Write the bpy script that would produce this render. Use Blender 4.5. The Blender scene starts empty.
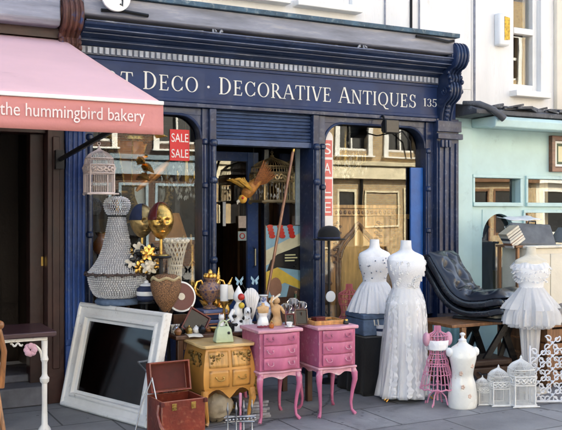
import bpy, bmesh, math, random
from math import sin, cos, pi, radians as R
from mathutils import Vector, Matrix, noise
random.seed(7)
SC = bpy.context.scene
COL = SC.collection
rnd = random.uniform
# ---------------------------------------------------------------- camera frame (used to turn measured points into metres)
YAW = 27.7; CS, SN = cos(R(YAW)), sin(R(YAW)); F = 850.0; EYE = 1.65
def W(px, py, y):
    t = (px-281)/F
    dx, dy = t*CS+SN, -t*SN+CS
    z = y/dy
    return Vector((dx*z, y, EYE+(212-py)*z/F))
def G(px, py, h=0.0):
    z = F*(EYE-h)/(py-212); X = (px-281)/F*z
    return Vector((X*CS+z*SN, -X*SN+z*CS, h))
# ---------------------------------------------------------------- materials
def _n(nt, t, **k):
    n = nt.nodes.new(t)
    for a, b in k.items(): setattr(n, a, b)
    return n
def mat(name, c, r=.5, met=0, var=.2, sc=5, bump=.15, bsc=45, c2=None, c2a=.35, c2sc=9, coat=0, sheen=0, spec=.5, trans=0, stretch=(1,1,1), ior=1.45, worn=None):
    m = bpy.data.materials.new(name); m.use_nodes = True
    nt = m.node_tree; L = nt.links.new
    b = nt.nodes['Principled BSDF']
    tc = _n(nt, 'ShaderNodeTexCoord'); mp = _n(nt, 'ShaderNodeMapping'); mp.inputs['Scale'].default_value = stretch
    L(tc.outputs['Object'], mp.inputs[0])
    n1 = _n(nt, 'ShaderNodeTexNoise'); n1.inputs['Scale'].default_value = sc; n1.inputs['Detail'].default_value = 7; n1.inputs['Roughness'].default_value = .6
    L(mp.outputs[0], n1.inputs['Vector'])
    rp = _n(nt, 'ShaderNodeValToRGB'); rp.color_ramp.elements[0].position = .32; rp.color_ramp.elements[1].position = .68
    rp.color_ramp.elements[0].color = (*[x*(1-var) for x in c], 1); rp.color_ramp.elements[1].color = (*[min(1, x*(1+var)) for x in c], 1)
    L(n1.outputs[0], rp.inputs[0]); out = rp.outputs[0]
    if c2:
        n2 = _n(nt, 'ShaderNodeTexNoise'); n2.inputs['Scale'].default_value = c2sc; n2.inputs['Detail'].default_value = 9; n2.inputs['Roughness'].default_value = .7
        L(mp.outputs[0], n2.inputs['Vector'])
        r2 = _n(nt, 'ShaderNodeValToRGB'); r2.color_ramp.elements[0].position = .5+.25*(.5-c2a); r2.color_ramp.elements[1].position = .62+.25*(.5-c2a)
        L(n2.outputs[0], r2.inputs[0])
        mx = _n(nt, 'ShaderNodeMix', data_type='RGBA'); mx.inputs[7].default_value = (*c2, 1)
        L(r2.outputs[0], mx.inputs[0]); L(out, mx.inputs[6]); out = mx.outputs[2]
    if worn:                                                          # paint rubbed through on raised edges
        ge = _n(nt, 'ShaderNodeNewGeometry'); n4 = _n(nt, 'ShaderNodeTexNoise'); n4.inputs['Scale'].default_value = 28; n4.inputs['Detail'].default_value = 6; L(tc.outputs['Object'], n4.inputs['Vector'])
        ad = _n(nt, 'ShaderNodeMath', operation='MULTIPLY_ADD'); ad.inputs[1].default_value = .22; L(n4.outputs[0], ad.inputs[0]); L(ge.outputs['Pointiness'], ad.inputs[2])
        r4 = _n(nt, 'ShaderNodeMapRange'); r4.inputs[1].default_value = .695; r4.inputs[2].default_value = .75; r4.inputs[4].default_value = .7; L(ad.outputs[0], r4.inputs[0])
        m4 = _n(nt, 'ShaderNodeMix', data_type='RGBA'); m4.inputs[7].default_value = (*worn, 1); L(r4.outputs[0], m4.inputs[0]); L(out, m4.inputs[6]); out = m4.outputs[2]
    L(out, b.inputs['Base Color'])
    rr = _n(nt, 'ShaderNodeMapRange'); rr.inputs[3].default_value = max(.03, r-.12); rr.inputs[4].default_value = min(1, r+.12)
    L(n1.outputs[0], rr.inputs[0]); L(rr.outputs[0], b.inputs['Roughness'])
    b.inputs['Metallic'].default_value = met; b.inputs['Specular IOR Level'].default_value = spec
    b.inputs['Coat Weight'].default_value = coat; b.inputs['Sheen Weight'].default_value = sheen; b.inputs['Transmission Weight'].default_value = trans; b.inputs['IOR'].default_value = ior
    if bump:
        n3 = _n(nt, 'ShaderNodeTexNoise'); n3.inputs['Scale'].default_value = bsc; n3.inputs['Detail'].default_value = 5
        L(mp.outputs[0], n3.inputs['Vector'])
        bp = _n(nt, 'ShaderNodeBump'); bp.inputs['Strength'].default_value = bump; bp.inputs['Distance'].default_value = .01
        L(n3.outputs[0], bp.inputs['Height']); L(bp.outputs[0], b.inputs['Normal'])
    m['bsdf'] = 1
    return m
def wood(name, c, dark=.45, r=.4, axis=2, coat=.2):
    m = bpy.data.materials.new(name); m.use_nodes = True
    nt = m.node_tree; L = nt.links.new; b = nt.nodes['Principled BSDF']
    tc = _n(nt, 'ShaderNodeTexCoord'); mp = _n(nt, 'ShaderNodeMapping')
    s = [14, 14, 14]; s[axis] = 1.6; mp.inputs['Scale'].default_value = s
    L(tc.outputs['Object'], mp.inputs[0])
    n1 = _n(nt, 'ShaderNodeTexNoise'); n1.inputs['Scale'].default_value = 2.2; n1.inputs['Detail'].default_value = 8; n1.inputs['Distortion'].default_value = .7
    L(mp.outputs[0], n1.inputs['Vector'])
    rp = _n(nt, 'ShaderNodeValToRGB'); rp.color_ramp.elements[0].position = .3; rp.color_ramp.elements[1].position = .7
    rp.color_ramp.elements[0].color = (*[x*dark for x in c], 1); rp.color_ramp.elements[1].color = (*[min(1, x*1.2) for x in c], 1)
    L(n1.outputs[0], rp.inputs[0]); L(rp.outputs[0], b.inputs['Base Color'])
    b.inputs['Roughness'].default_value = r; b.inputs['Coat Weight'].default_value = coat
    bp = _n(nt, 'ShaderNodeBump'); bp.inputs['Strength'].default_value = .2; bp.inputs['Distance'].default_value = .004
    L(n1.outputs[0], bp.inputs['Height']); L(bp.outputs[0], b.inputs['Normal'])
    return m
def cells(name, c, c_edge, scale=60, r=.8, bump=.6, thr=.12, met=0):      # lace, beads, pebbly or woven surfaces
    m = bpy.data.materials.new(name); m.use_nodes = True
    nt = m.node_tree; L = nt.links.new; b = nt.nodes['Principled BSDF']
    tc = _n(nt, 'ShaderNodeTexCoord')
    v = _n(nt, 'ShaderNodeTexVoronoi', feature='DISTANCE_TO_EDGE'); v.inputs['Scale'].default_value = scale
    L(tc.outputs['Object'], v.inputs['Vector'])
    rp = _n(nt, 'ShaderNodeValToRGB'); rp.color_ramp.elements[0].color = (*c_edge, 1); rp.color_ramp.elements[1].color = (*c, 1); rp.color_ramp.elements[1].position = thr
    L(v.outputs['Distance'], rp.inputs[0]); L(rp.outputs[0], b.inputs['Base Color'])
    b.inputs['Roughness'].default_value = r; b.inputs['Metallic'].default_value = met
    bp = _n(nt, 'ShaderNodeBump'); bp.inputs['Strength'].default_value = bump; bp.inputs['Distance'].default_value = .006
    L(v.outputs['Distance'], bp.inputs['Height']); L(bp.outputs[0], b.inputs['Normal'])
    return m
def brick(name, c1, c2, mortar, bw=.225, bh=.075, mt=.012, plane='xz', r=.85, bump=.6, rot=0):
    m = bpy.data.materials.new(name); m.use_nodes = True
    nt = m.node_tree; L = nt.links.new; b = nt.nodes['Principled BSDF']
    tc = _n(nt, 'ShaderNodeTexCoord'); sp = _n(nt, 'ShaderNodeSeparateXYZ'); cb = _n(nt, 'ShaderNodeCombineXYZ')
    L(tc.outputs['Object'], sp.inputs[0]); L(sp.outputs['X'], cb.inputs[0]); L(sp.outputs['Z' if plane == 'xz' else 'Y'], cb.inputs[1])
    t = _n(nt, 'ShaderNodeTexBrick'); t.inputs['Scale'].default_value = 1; t.inputs['Brick Width'].default_value = bw; t.inputs['Row Height'].default_value = bh
    t.inputs['Mortar Size'].default_value = mt; t.inputs['Mortar Smooth'].default_value = .3; t.inputs['Bias'].default_value = 0
    t.inputs['Color1'].default_value = (*c1, 1); t.inputs['Color2'].default_value = (*c2, 1); t.inputs['Mortar'].default_value = (*mortar, 1)
    L(cb.outputs[0], t.inputs['Vector'])
    n = _n(nt, 'ShaderNodeTexNoise'); n.inputs['Scale'].default_value = 1.7 if plane == 'xy' else 6; n.inputs['Detail'].default_value = 9; n.inputs['Roughness'].default_value = .68
    L(tc.outputs['Object'], n.inputs['Vector'])
    rp = _n(nt, 'ShaderNodeValToRGB'); rp.color_ramp.elements[0].position = .3; rp.color_ramp.elements[1].position = .72
    rp.color_ramp.elements[0].color = (.55, .55, .58, 1); rp.color_ramp.elements[1].color = (1.25, 1.25, 1.22, 1)
    L(n.outputs[0], rp.inputs[0])
    mx = _n(nt, 'ShaderNodeMix', data_type='RGBA', blend_type='MULTIPLY'); mx.inputs[0].default_value = 1
    L(t.outputs['Color'], mx.inputs[6]); L(rp.outputs[0], mx.inputs[7]); col = mx.outputs[2]
    if plane == 'xy':
        def over(src, lo, hi, c, amt, inv=False):
            r_ = _n(nt, 'ShaderNodeMapRange'); r_.inputs[1].default_value = lo; r_.inputs[2].default_value = hi; r_.inputs[3].default_value = amt if inv else 0; r_.inputs[4].default_value = 0 if inv else amt
            L(src, r_.inputs[0]); m_ = _n(nt, 'ShaderNodeMix', data_type='RGBA'); m_.inputs[7].default_value = (*c, 1); L(r_.outputs[0], m_.inputs[0]); L(col, m_.inputs[6]); return m_.outputs[2]
        vg = _n(nt, 'ShaderNodeTexVoronoi'); vg.inputs['Scale'].default_value = 5.5; L(tc.outputs['Object'], vg.inputs['Vector']); col = over(vg.outputs['Distance'], .05, .085, (.05, .05, .052), .75, True)
        vg = _n(nt, 'ShaderNodeTexVoronoi'); vg.inputs['Scale'].default_value = 3.3; L(tc.outputs['Object'], vg.inputs['Vector']); col = over(vg.outputs['Distance'], .03, .05, (.3, .3, .3), .6, True)
        ns = _n(nt, 'ShaderNodeTexNoise'); ns.inputs['Scale'].default_value = .9; ns.inputs['Detail'].default_value = 10; ns.inputs['Roughness'].default_value = .75; ns.inputs['Distortion'].default_value = 1.2; L(tc.outputs['Object'], ns.inputs['Vector']); col = over(ns.outputs[0], .54, .68, (.055, .055, .06), .7)
        ng = _n(nt, 'ShaderNodeTexNoise'); ng.inputs['Scale'].default_value = 140; ng.inputs['Detail'].default_value = 3; L(tc.outputs['Object'], ng.inputs['Vector']); col = over(ng.outputs[0], .55, .75, (.3, .3, .31), .5)
        cr = _n(nt, 'ShaderNodeTexVoronoi', feature='DISTANCE_TO_EDGE'); cr.inputs['Scale'].default_value = .55; mpn = _n(nt, 'ShaderNodeMix', data_type='RGBA'); mpn.inputs[0].default_value = .18; L(tc.outputs['Object'], mpn.inputs[6]); L(ns.outputs['Color'], mpn.inputs[7]); L(mpn.outputs[2], cr.inputs['Vector']); col = over(cr.outputs['Distance'], .0015, .005, (.035, .035, .037), .8, True)
    L(col, b.inputs['Base Color'])
    rr = _n(nt, 'ShaderNodeMapRange'); rr.inputs[3].default_value = r-.25; rr.inputs[4].default_value = r+.1
    L(n.outputs[0], rr.inputs[0]); L(rr.outputs[0], b.inputs['Roughness'])
    n2 = _n(nt, 'ShaderNodeTexNoise'); n2.inputs['Scale'].default_value = 60; n2.inputs['Detail'].default_value = 6
    L(tc.outputs['Object'], n2.inputs['Vector'])
    ma = _n(nt, 'ShaderNodeMath', operation='MULTIPLY_ADD'); ma.inputs[1].default_value = .25
    L(n2.outputs[0], ma.inputs[0]); iv = _n(nt, 'ShaderNodeMath', operation='SUBTRACT'); iv.inputs[0].default_value = 1
    L(t.outputs['Fac'], iv.inputs[1]); L(iv.outputs[0], ma.inputs[2])
    bp = _n(nt, 'ShaderNodeBump'); bp.inputs['Strength'].default_value = bump; bp.inputs['Distance'].default_value = .008
    L(ma.outputs[0], bp.inputs['Height']); L(bp.outputs[0], b.inputs['Normal'])
    return m
def net(name, c, alpha):                                              # see-through netting
    m = mat(name, c, .9, var=.06, sc=10, bump=.3, bsc=80)
    m.node_tree.nodes['Principled BSDF'].inputs['Alpha'].default_value = alpha; return m
def glass(name, base=.07, tint=(.93, .95, .94)):
    m = bpy.data.materials.new(name); m.use_nodes = True
    nt = m.node_tree; L = nt.links.new; nt.nodes.clear()
    o = _n(nt, 'ShaderNodeOutputMaterial'); mx = _n(nt, 'ShaderNodeMixShader'); t = _n(nt, 'ShaderNodeBsdfTransparent'); g = _n(nt, 'ShaderNodeBsdfGlossy')
    t.inputs[0].default_value = (*tint, 1); g.inputs['Roughness'].default_value = .004
    lw = _n(nt, 'ShaderNodeLayerWeight'); lw.inputs[0].default_value = .5
    p = _n(nt, 'ShaderNodeMath', operation='POWER'); p.inputs[1].default_value = 4
    ma = _n(nt, 'ShaderNodeMath', operation='MULTIPLY_ADD'); ma.inputs[1].default_value = .85; ma.inputs[2].default_value = base
    L(lw.outputs['Facing'], p.inputs[0]); L(p.outputs[0], ma.inputs[0]); L(ma.outputs[0], mx.inputs[0])
    nn = _n(nt, 'ShaderNodeTexNoise'); nn.inputs['Scale'].default_value = .9; tc = _n(nt, 'ShaderNodeTexCoord'); L(tc.outputs['Object'], nn.inputs['Vector'])
    bp = _n(nt, 'ShaderNodeBump'); bp.inputs['Strength'].default_value = .11; bp.inputs['Distance'].default_value = .01; L(nn.outputs[0], bp.inputs['Height']); L(bp.outputs[0], g.inputs['Normal'])
    L(t.outputs[0], mx.inputs[1]); L(g.outputs[0], mx.inputs[2]); L(mx.outputs[0], o.inputs[0])
    return m
# ---------------------------------------------------------------- mesh builder
def crom(P, k):
    """Catmull-Rom through tuples"""
    out = []
    n = len(P)
    for i in range(n-1):
        a, b, c, d = P[max(i-1, 0)], P[i], P[i+1], P[min(i+2, n-1)]
        for j in range(k):
            t = j/k
            out.append(tuple(.5*((2*q)+(-p+r_)*t+(2*p-5*q+4*r_-s)*t*t+(-p+3*q-3*r_+s)*t**3) for p, q, r_, s in zip(a, b, c, d)))
    out.append(tuple(P[-1])); return out
class MB:
    def __init__(s, org=None):
        s.bm = bmesh.new(); s.M = Matrix.Translation(-Vector(org)) if org is not None else Matrix()
    def v(s, p): return s.bm.verts.new(s.M @ Vector(p))
    def f(s, vs):
        try: return s.bm.faces.new(vs)
        except ValueError: return None
    def at(s, *t):
        s.M = Matrix.Translation(Vector(t)); return s
    def box(s, x0, x1, y0, y1, z0, z1, taper=0):
        t = taper
        vs = [s.v(p) for p in ((x0, y0, z0), (x1, y0, z0), (x1, y1, z0), (x0, y1, z0), (x0+t, y0+t, z1), (x1-t, y0+t, z1), (x1-t, y1-t, z1), (x0+t, y1-t, z1))]
        for q in ((3, 2, 1, 0), (4, 5, 6, 7), (0, 1, 5, 4), (1, 2, 6, 5), (2, 3, 7, 6), (3, 0, 4, 7)): s.f([vs[i] for i in q])
        return s
    def cbox(s, c, d, rot=None):
        M0 = s.M; s.M = M0 @ Matrix.Translation(Vector(c)) @ (rot if rot is not None else Matrix())
        s.box(-d[0]/2, d[0]/2, -d[1]/2, d[1]/2, -d[2]/2, d[2]/2); s.M = M0; return s
    def loft(s, rings, cap=True, close=False):
        rs = [[s.v(p) for p in r] for r in rings]; n = len(rs[0])
        pairs = list(zip(rs, rs[1:])) + ([(rs[-1], rs[0])] if close else [])
        for a, b in pairs:
            for i in range(n): s.f((a[i], a[(i+1) % n], b[(i+1) % n], b[i]))
        if cap and not close: s.f(rs[0][::-1]); s.f(rs[-1])
        return s
    def tube(s, pts, r, n=6, closed=False, cap=True):
        P = [Vector(p) for p in pts]; m = len(P); rings = []
        rr = r if isinstance(r, (list, tuple)) else [r]*m
        up = None
        for i in range(m):
            d = (P[(i+1) % m]-P[i-1]) if closed else (P[min(i+1, m-1)]-P[max(i-1, 0)])
            if d.length < 1e-9: d = Vector((0, 0, 1))
            d.normalize()
            if up is None: up = Vector((0, 0, 1)) if abs(d.z) < .9 else Vector((1, 0, 0))
            sd = d.cross(up)
            if sd.length < 1e-6: sd = d.orthogonal()
            sd.normalize(); up = sd.cross(d)
            rings.append([P[i]+(sd*cos(2*pi*j/n)+up*sin(2*pi*j/n))*rr[i] for j in range(n)])
        return s.loft(rings, cap, closed)
    def lathe(s, prof, c=(0, 0, 0), n=24, sx=1, sy=1, fl=None, cap=True):
        c = Vector(c); rings = []
        for r, z in prof:
            r = max(r, .0004)
            rings.append([c+Vector((cos(2*pi*j/n)*r*sx*(fl(2*pi*j/n, z) if fl else 1), sin(2*pi*j/n)*r*sy*(fl(2*pi*j/n, z) if fl else 1), z)) for j in range(n)])
        return s.loft(rings, cap)
    def body(s, P, n=32, k=4, fl=None, c=(0, 0, 0), cap=True):
        """P: (z, rx, ry, cx, cy[, fold amplitude])"""
        P = [tuple(p)+(0,)*(6-len(p)) for p in P]; c = Vector(c); rings = []
        for z, rx, ry, cx, cy, am in crom(P, k):
            ring = []
            for j in range(n):
                a = 2*pi*j/n; g = 1+(am*fl(a, z) if fl else 0)
                ring.append(c+Vector((cx+cos(a)*rx*g, cy+sin(a)*ry*g, z)))
            rings.append(ring)
        return s.loft(rings, cap)
    def prism(s, poly, d0, d1, plane='xz'):
        g = {'xz': lambda p, d: (p[0], d, p[1]), 'xy': lambda p, d: (p[0], p[1], d), 'yz': lambda p, d: (d, p[0], p[1])}[plane]
        a = [s.v(g(p, d0)) for p in poly]; b = [s.v(g(p, d1)) for p in poly]; n = len(poly)
        s.f(a[::-1]); s.f(b)
        for i in range(n): s.f((a[i], a[(i+1) % n], b[(i+1) % n], b[i]))
        return s
    def ball(s, c, r, n=12, m=8):
        if not isinstance(r, (tuple, list)): r = (r, r, r)
        c = Vector(c)
        return s.loft([[c+Vector((cos(2*pi*j/n)*r[0]*sin(pi*i/m), sin(2*pi*j/n)*r[1]*sin(pi*i/m), -r[2]*cos(pi*i/m))) for j in range(n)] for i in [.08]+list(range(1, m))+[m-.08]])
    def octa(s, c, r, h=None):
        c = Vector(c); h = h or r
        e = [s.v(c+Vector((cos(a)*r, sin(a)*r, 0))) for a in (0, pi/2, pi, 3*pi/2)]; t, b = s.v(c+Vector((0, 0, h))), s.v(c-Vector((0, 0, h)))
        for i in range(4): s.f((e[i], e[(i+1) % 4], t)); s.f((e[(i+1) % 4], e[i], b))
        return s
    def surf(s, fn, nu, nv, wrap=False, th=0):
        def sheet(off):
            return [[s.v(fn(i/nu, j/nv)) if not off else s.v(Vector(fn(i/nu, j/nv))+Vector(off)) for j in range(nv+1)] for i in range(nu if wrap else nu+1)]
        g = sheet(None)
        N = nu if wrap else nu+1
        for i in range(nu):
            for j in range(nv): s.f((g[i][j], g[(i+1) % N][j], g[(i+1) % N][j+1], g[i][j+1]))
        return s
    def build(s, name, m, parent=None, bev=0, sharp=38, solid=0, sub=0, keepn=False):
        bm = s.bm
        if not keepn: bmesh.ops.recalc_face_normals(bm, faces=bm.faces)
        for f in bm.faces: f.smooth = True
        lim = R(sharp)
        for e in bm.edges: e.smooth = e.calc_face_angle(0) < lim
        me = bpy.data.meshes.new(name); bm.to_mesh(me); bm.free()
        ms = m if isinstance(m, (list, tuple)) else [m]
        for x in ms: me.materials.append(x)
        o = bpy.data.objects.new(name, me); COL.objects.link(o); o.parent = parent
        if solid:
            q = o.modifiers.new('thick', 'SOLIDIFY'); q.thickness = solid; q.offset = 0
        if bev:
            q = o.modifiers.new('edge', 'BEVEL'); q.width = bev; q.segments = 2; q.limit_method = 'ANGLE'; q.angle_limit = R(40); q.harden_normals = False
        if sub:
            q = o.modifiers.new('sub', 'SUBSURF'); q.levels = sub; q.render_levels = sub
        return o
def tag(o, label, cat, group=None):
    o['label'] = label; o['category'] = cat
    if group: o['group'] = group
    return o
def thing(name, label, cat, loc=(0, 0, 0), rz=0, group=None):
    o = bpy.data.objects.new(name, None); COL.objects.link(o); o.empty_display_size = .1
    o.location = loc; o.rotation_euler = (0, 0, rz); return tag(o, label, cat, group)
def place(o, loc, rz=0): o.location = loc; o.rotation_euler = (0, 0, rz); return o
def dup(root, loc, rz, label, scale=None):
    kids = {}
    for o in list(COL.objects):
        if o.parent: kids.setdefault(o.parent.name, []).append(o)
    def rec(o, par):
        c = o.copy(); COL.objects.link(c); c.parent = par
        for k in kids.get(o.name, []): rec(k, c)
        return c
    r = rec(root, None); r.location = loc; r.rotation_euler = (0, 0, rz); r['label'] = label
    if scale: r.scale = scale
    return r
def structure(o): o['kind'] = 'structure'; return o
def wall(mb, x0, x1, z0, z1, y0, y1, holes=()):
    """a wall sheet with thickness y0..y1 and rectangular openings (x0,x1,z0,z1)"""
    xs = sorted({x0, x1, *[h[0] for h in holes], *[h[1] for h in holes]}); zs = sorted({z0, z1, *[h[2] for h in holes], *[h[3] for h in holes]})
    xs = [x for x in xs if x0 <= x <= x1]; zs = [z for z in zs if z0 <= z <= z1]
    def solid(i, k):
        if i < 0 or k < 0 or i >= len(xs)-1 or k >= len(zs)-1: return False
        cx, cz = (xs[i]+xs[i+1])/2, (zs[k]+zs[k+1])/2
        return not any(h[0] < cx < h[1] and h[2] < cz < h[3] for h in holes)
    for i in range(len(xs)-1):
        for k in range(len(zs)-1):
            if not solid(i, k): continue
            a, b, c, d = xs[i], xs[i+1], zs[k], zs[k+1]
            q = lambda *p: mb.f([mb.v(t) for t in p])
            q((a, y0, c), (b, y0, c), (b, y0, d), (a, y0, d)); q((b, y1, c), (a, y1, c), (a, y1, d), (b, y1, d))
            if not solid(i-1, k): q((a, y0, c), (a, y0, d), (a, y1, d), (a, y1, c))
            if not solid(i+1, k): q((b, y0, c), (b, y1, c), (b, y1, d), (b, y0, d))
            if not solid(i, k-1): q((a, y0, c), (a, y1, c), (b, y1, c), (b, y0, c))
            if not solid(i, k+1): q((a, y0, d), (b, y0, d), (b, y1, d), (a, y1, d))
    bmesh.ops.remove_doubles(mb.bm, verts=mb.bm.verts, dist=1e-5)
    return mb
def text_mesh(txt, name, m, parent, x0, x1, z, h, y, ext=.002, org=(0, 0, 0)):
    cu = bpy.data.curves.new('lettering', 'FONT'); cu.body = txt; cu.size = 1; cu.extrude = .5
    o = bpy.data.objects.new('lettering', cu); COL.objects.link(o)
    bpy.context.view_layer.update()
    me = bpy.data.meshes.new_from_object(o.evaluated_get(bpy.context.evaluated_depsgraph_get()))
    bpy.data.objects.remove(o); bpy.data.curves.remove(cu)
    xs = [v.co.x for v in me.vertices]; a, b = min(xs), max(xs)
    for v in me.vertices:
        x, yy, zz = v.co
        v.co = (x0+(x-a)/(b-a)*(x1-x0)-org[0], y-zz*ext*2-org[1], z+yy*h/.72-org[2])
    me.name = name; me.materials.clear(); me.materials.append(m)
    q = bpy.data.objects.new(name, me); COL.objects.link(q); q.parent = parent; return q
# ---- a serif capital alphabet drawn with strokes (cap height 1)
def _arc(cx, cy, rx, ry, a0, a1, thin=.05, thick=.13, n=22):
    o, i_ = [], []
    for k in range(n+1):
        a = R(a0+(a1-a0)*k/n); w = thin+(thick-thin)*abs(cos(a))**1.3
        o.append((cx+rx*cos(a), cy+ry*sin(a))); i_.append((cx+(rx-w)*cos(a), cy+(ry-w*.75)*sin(a)))
    return [[o[k], o[k+1], i_[k+1], i_[k]] for k in range(n)]
def _st(x0, y0, x1, y1, w): return [[(x0-w/2, y0), (x0+w/2, y0), (x1+w/2, y1), (x1-w/2, y1)]]
def _sf(x, y, w=.3, t=.045): return [[(x-w/2, y), (x+w/2, y), (x+w/2*.8, y+t), (x-w/2*.8, y+t)]]
def glyph(c):
    T, t = .125, .05
    S = lambda x: _st(x, .01, x, .99, T)+_sf(x, 0)+_sf(x, .955)
    if c == 'D': return _st(.16, .01, .16, .99, T)+_sf(.12, 0, .22)+_sf(.12, .955, .22)+_arc(.28, .5, .5, .5, -90, 90)+[[(.16, 0), (.29, 0), (.29, .05), (.16, .05)], [(.16, .95), (.29, .95), (.29, 1), (.16, 1)]], .86
    if c == 'E': return _st(.16, .01, .16, .99, T)+_sf(.12, 0, .22)+_sf(.12, .955, .22)+[[(.2, 0), (.62, 0), (.66, .22), (.62, .22), (.56, .05), (.2, .05)], [(.2, .95), (.55, .95), (.6, .8), (.63, .8), (.61, 1), (.2, 1)], [(.2, .48), (.45, .48), (.48, .4), (.5, .4), (.5, .63), (.48, .63), (.45, .535), (.2, .535)]], .72
    if c == 'C': return _arc(.48, .5, .42, .5, 42, 318)+[[(.76, .68), (.8, .68), (.82, .97), (.78, .97), (.72, .85)], [(.72, .16), (.79, .06), (.84, .3), (.8, .31)]], .9
    if c == 'O': return _arc(.48, .5, .44, .5, 0, 360, n=36), .98
    if c == 'Q': return _arc(.48, .5, .44, .5, 0, 360, n=36)+[[(.42, .06), (.5, .1), (.72, -.16), (.98, -.2), (.96, -.24), (.66, -.24)]], .98
    if c == 'R': return S(.16)+_arc(.3, .73, .32, .27, -90, 90)+[[(.16, .46), (.31, .46), (.31, .5), (.16, .5)], [(.16, .95), (.31, .95), (.31, 1), (.16, 1)], [(.3, .48), (.44, .48), (.8, .04), (.88, .04), (.88, 0), (.66, 0)]], .86
    if c == 'A': return _st(.08, .02, .4, 1, .055)+_st(.78, .02, .44, 1, .13)+_sf(.08, 0, .26)+_sf(.78, 0, .3)+[[(.2, .33), (.68, .33), (.66, .38), (.21, .38)]], .88
    if c == 'T': return _st(.4, .01, .4, .99, T)+_sf(.4, 0)+[[(.04, .95), (.76, .95), (.76, 1), (.04, 1)], [(.0, .74), (.03, .74), (.1, .96), (.03, .99)], [(.8, .74), (.77, .74), (.7, .96), (.77, .99)]], .8
    if c == 'I': return S(.16), .34
    if c == 'V': return _st(.42, 0, .12, .98, .13)+_st(.44, 0, .76, .98, .055)+_sf(.12, .955, .3)+_sf(.76, .955, .26), .86
    if c == 'N': return _st(.14, .02, .14, .98, .055)+_st(.76, .0, .76, .98, .055)+_st(.74, 0, .17, .98, .13)+_sf(.14, 0, .26)+_sf(.1, .955, .22)+_sf(.76, .955, .26), .9
    if c == 'U': return _st(.15, .35, .15, .98, T)+_st(.74, .35, .74, .98, .055)+_arc(.43, .36, .345, .36, 180, 360, thin=.05, thick=.1)+_sf(.15, .955)+_sf(.74, .955, .26), .88
    if c == 'S': return _arc(.34, .735, .27, .265, 30, 270, .05, .12)+_arc(.34, .26, .29, .26, -150, 90, .05, .12)+[[(.54, .72), (.58, .72), (.6, .97), (.56, .97)], [(.03, .03), (.07, .03), (.1, .3), (.05, .3)]], .68
    if c == '1': return S(.16)+[[(.0, .82), (.1, .86), (.1, .92), (.0, .86)]], .36
    if c == '3': return _arc(.26, .75, .24, .25, -80, 160, .05, .11)+_arc(.25, .27, .28, .27, -165, 80, .05, .12), .58
    if c == '5': return _arc(.24, .32, .29, .32, -160, 110, .05, .12)+[[(.08, .5), (.12, .5), (.14, .96), (.08, .96)], [(.08, .9), (.5, .9), (.52, 1), (.08, 1)]], .58
    if c == '.': return [[(.1+.09*cos(k*pi/4), .42+.09*sin(k*pi/4)) for k in range(8)]], .26
    return [], .42
def serif(txt, name, m, parent, x0, x1, z, h, y, org, big=()):
    adv = []; x = 0
    for i, c in enumerate(txt):
        g, w = glyph(c); k = 1.13 if i in big else 1
        adv.append((g, x, k)); x += (w+.09)*k
    sx = (x1-x0)/x; b = MB(org); d = 0
    for g, gx, k in adv:
        for poly in g:
            d = (d+1) % 9
            b.prism([(x0+(gx+p[0]*k)*sx, z+p[1]*h*k) for p in poly], y-.005-d*.00012, y+.002, 'xz')
    return b.build(name, m, parent)
# ================================================================ materials
BLUE = mat('navy gloss paint', (.013, .026, .072), .36, var=.35, sc=4, bump=.25, bsc=18, c2=(.06, .09, .17), c2a=.12, c2sc=14, coat=.15, worn=(.12, .14, .2))
BLUEB = mat('bright blue paint', (.016, .056, .215), .4, var=.3, sc=4, bump=.25, bsc=16, c2=(.05, .1, .22), c2a=.15, c2sc=11, worn=(.12, .16, .26))
FASC = mat('fascia paint', (.013, .031, .1), .5, var=.25, sc=2.5, bump=.12, bsc=9, c2=(.035, .055, .12), c2a=.12, c2sc=3, coat=.05, spec=.35, stretch=(1, 1, 2.5))
LEAD = mat('weathered lead', (.24, .25, .3), .6, var=.3, sc=3, bump=.3, bsc=14, c2=(.36, .35, .37), c2a=.3, c2sc=3, stretch=(.6, 1, 4))
LEADD = mat('dark lead', (.065, .068, .078), .55, var=.5, sc=5, bump=.6, bsc=14, c2=(.25, .26, .28), c2a=.35, c2sc=6)
NEARBLK = mat('near black', (.012, .012, .014), .9, var=.4)
DENT = mat('pale dentil paint', (.36, .39, .46), .6, var=.3, sc=9)
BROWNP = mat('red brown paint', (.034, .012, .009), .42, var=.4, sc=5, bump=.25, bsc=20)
TERRA = mat('peeled brown paint', (.1, .04, .03), .6, var=.4, sc=8, bump=.6, bsc=25, c2=(.02, .05, .15), c2a=.3)
STUCCO = mat('white stucco', (.77, .76, .745), .85, var=.06, sc=2.5, bump=.2, bsc=30, c2=(.6, .57, .53), c2a=.16, c2sc=3, stretch=(1.6, 1.6, .35))
CREAM = mat('cream stucco', (.72, .66, .56), .85, var=.08, sc=2.5, bump=.15, bsc=30)
TEAL = mat('pale teal paint', (.49, .66, .655), .5, var=.07, sc=3, bump=.15, bsc=20, c2=(.38, .52, .52), c2a=.18, c2sc=5)
TEALD = mat('worn teal paint', (.27, .5, .52), .55, var=.15, sc=5, bump=.2, bsc=20)
WHITEP = mat('white gloss paint', (.78, .77, .75), .35, var=.06, sc=6, bump=.08)
CLETTER = mat('cream letter paint', (.74, .72, .66), .5, var=.05)
SLATE = mat('slate', (.1, .1, .115), .7, var=.3, sc=8, bump=.4)
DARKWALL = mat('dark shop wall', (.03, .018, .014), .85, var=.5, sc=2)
DARKFLOOR = wood('shop floorboards', (.1, .055, .03), axis=1)
IRON = mat('black iron', (.012, .012, .013), .45, met=.3, var=.3)
STEEL = mat('chrome steel', (.6, .6, .62), .18, met=1, var=.1, bump=.05)
GOLD = mat('gilt', (.72, .42, .11), .28, met=1, var=.35, sc=14, bump=.35, bsc=50)
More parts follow.
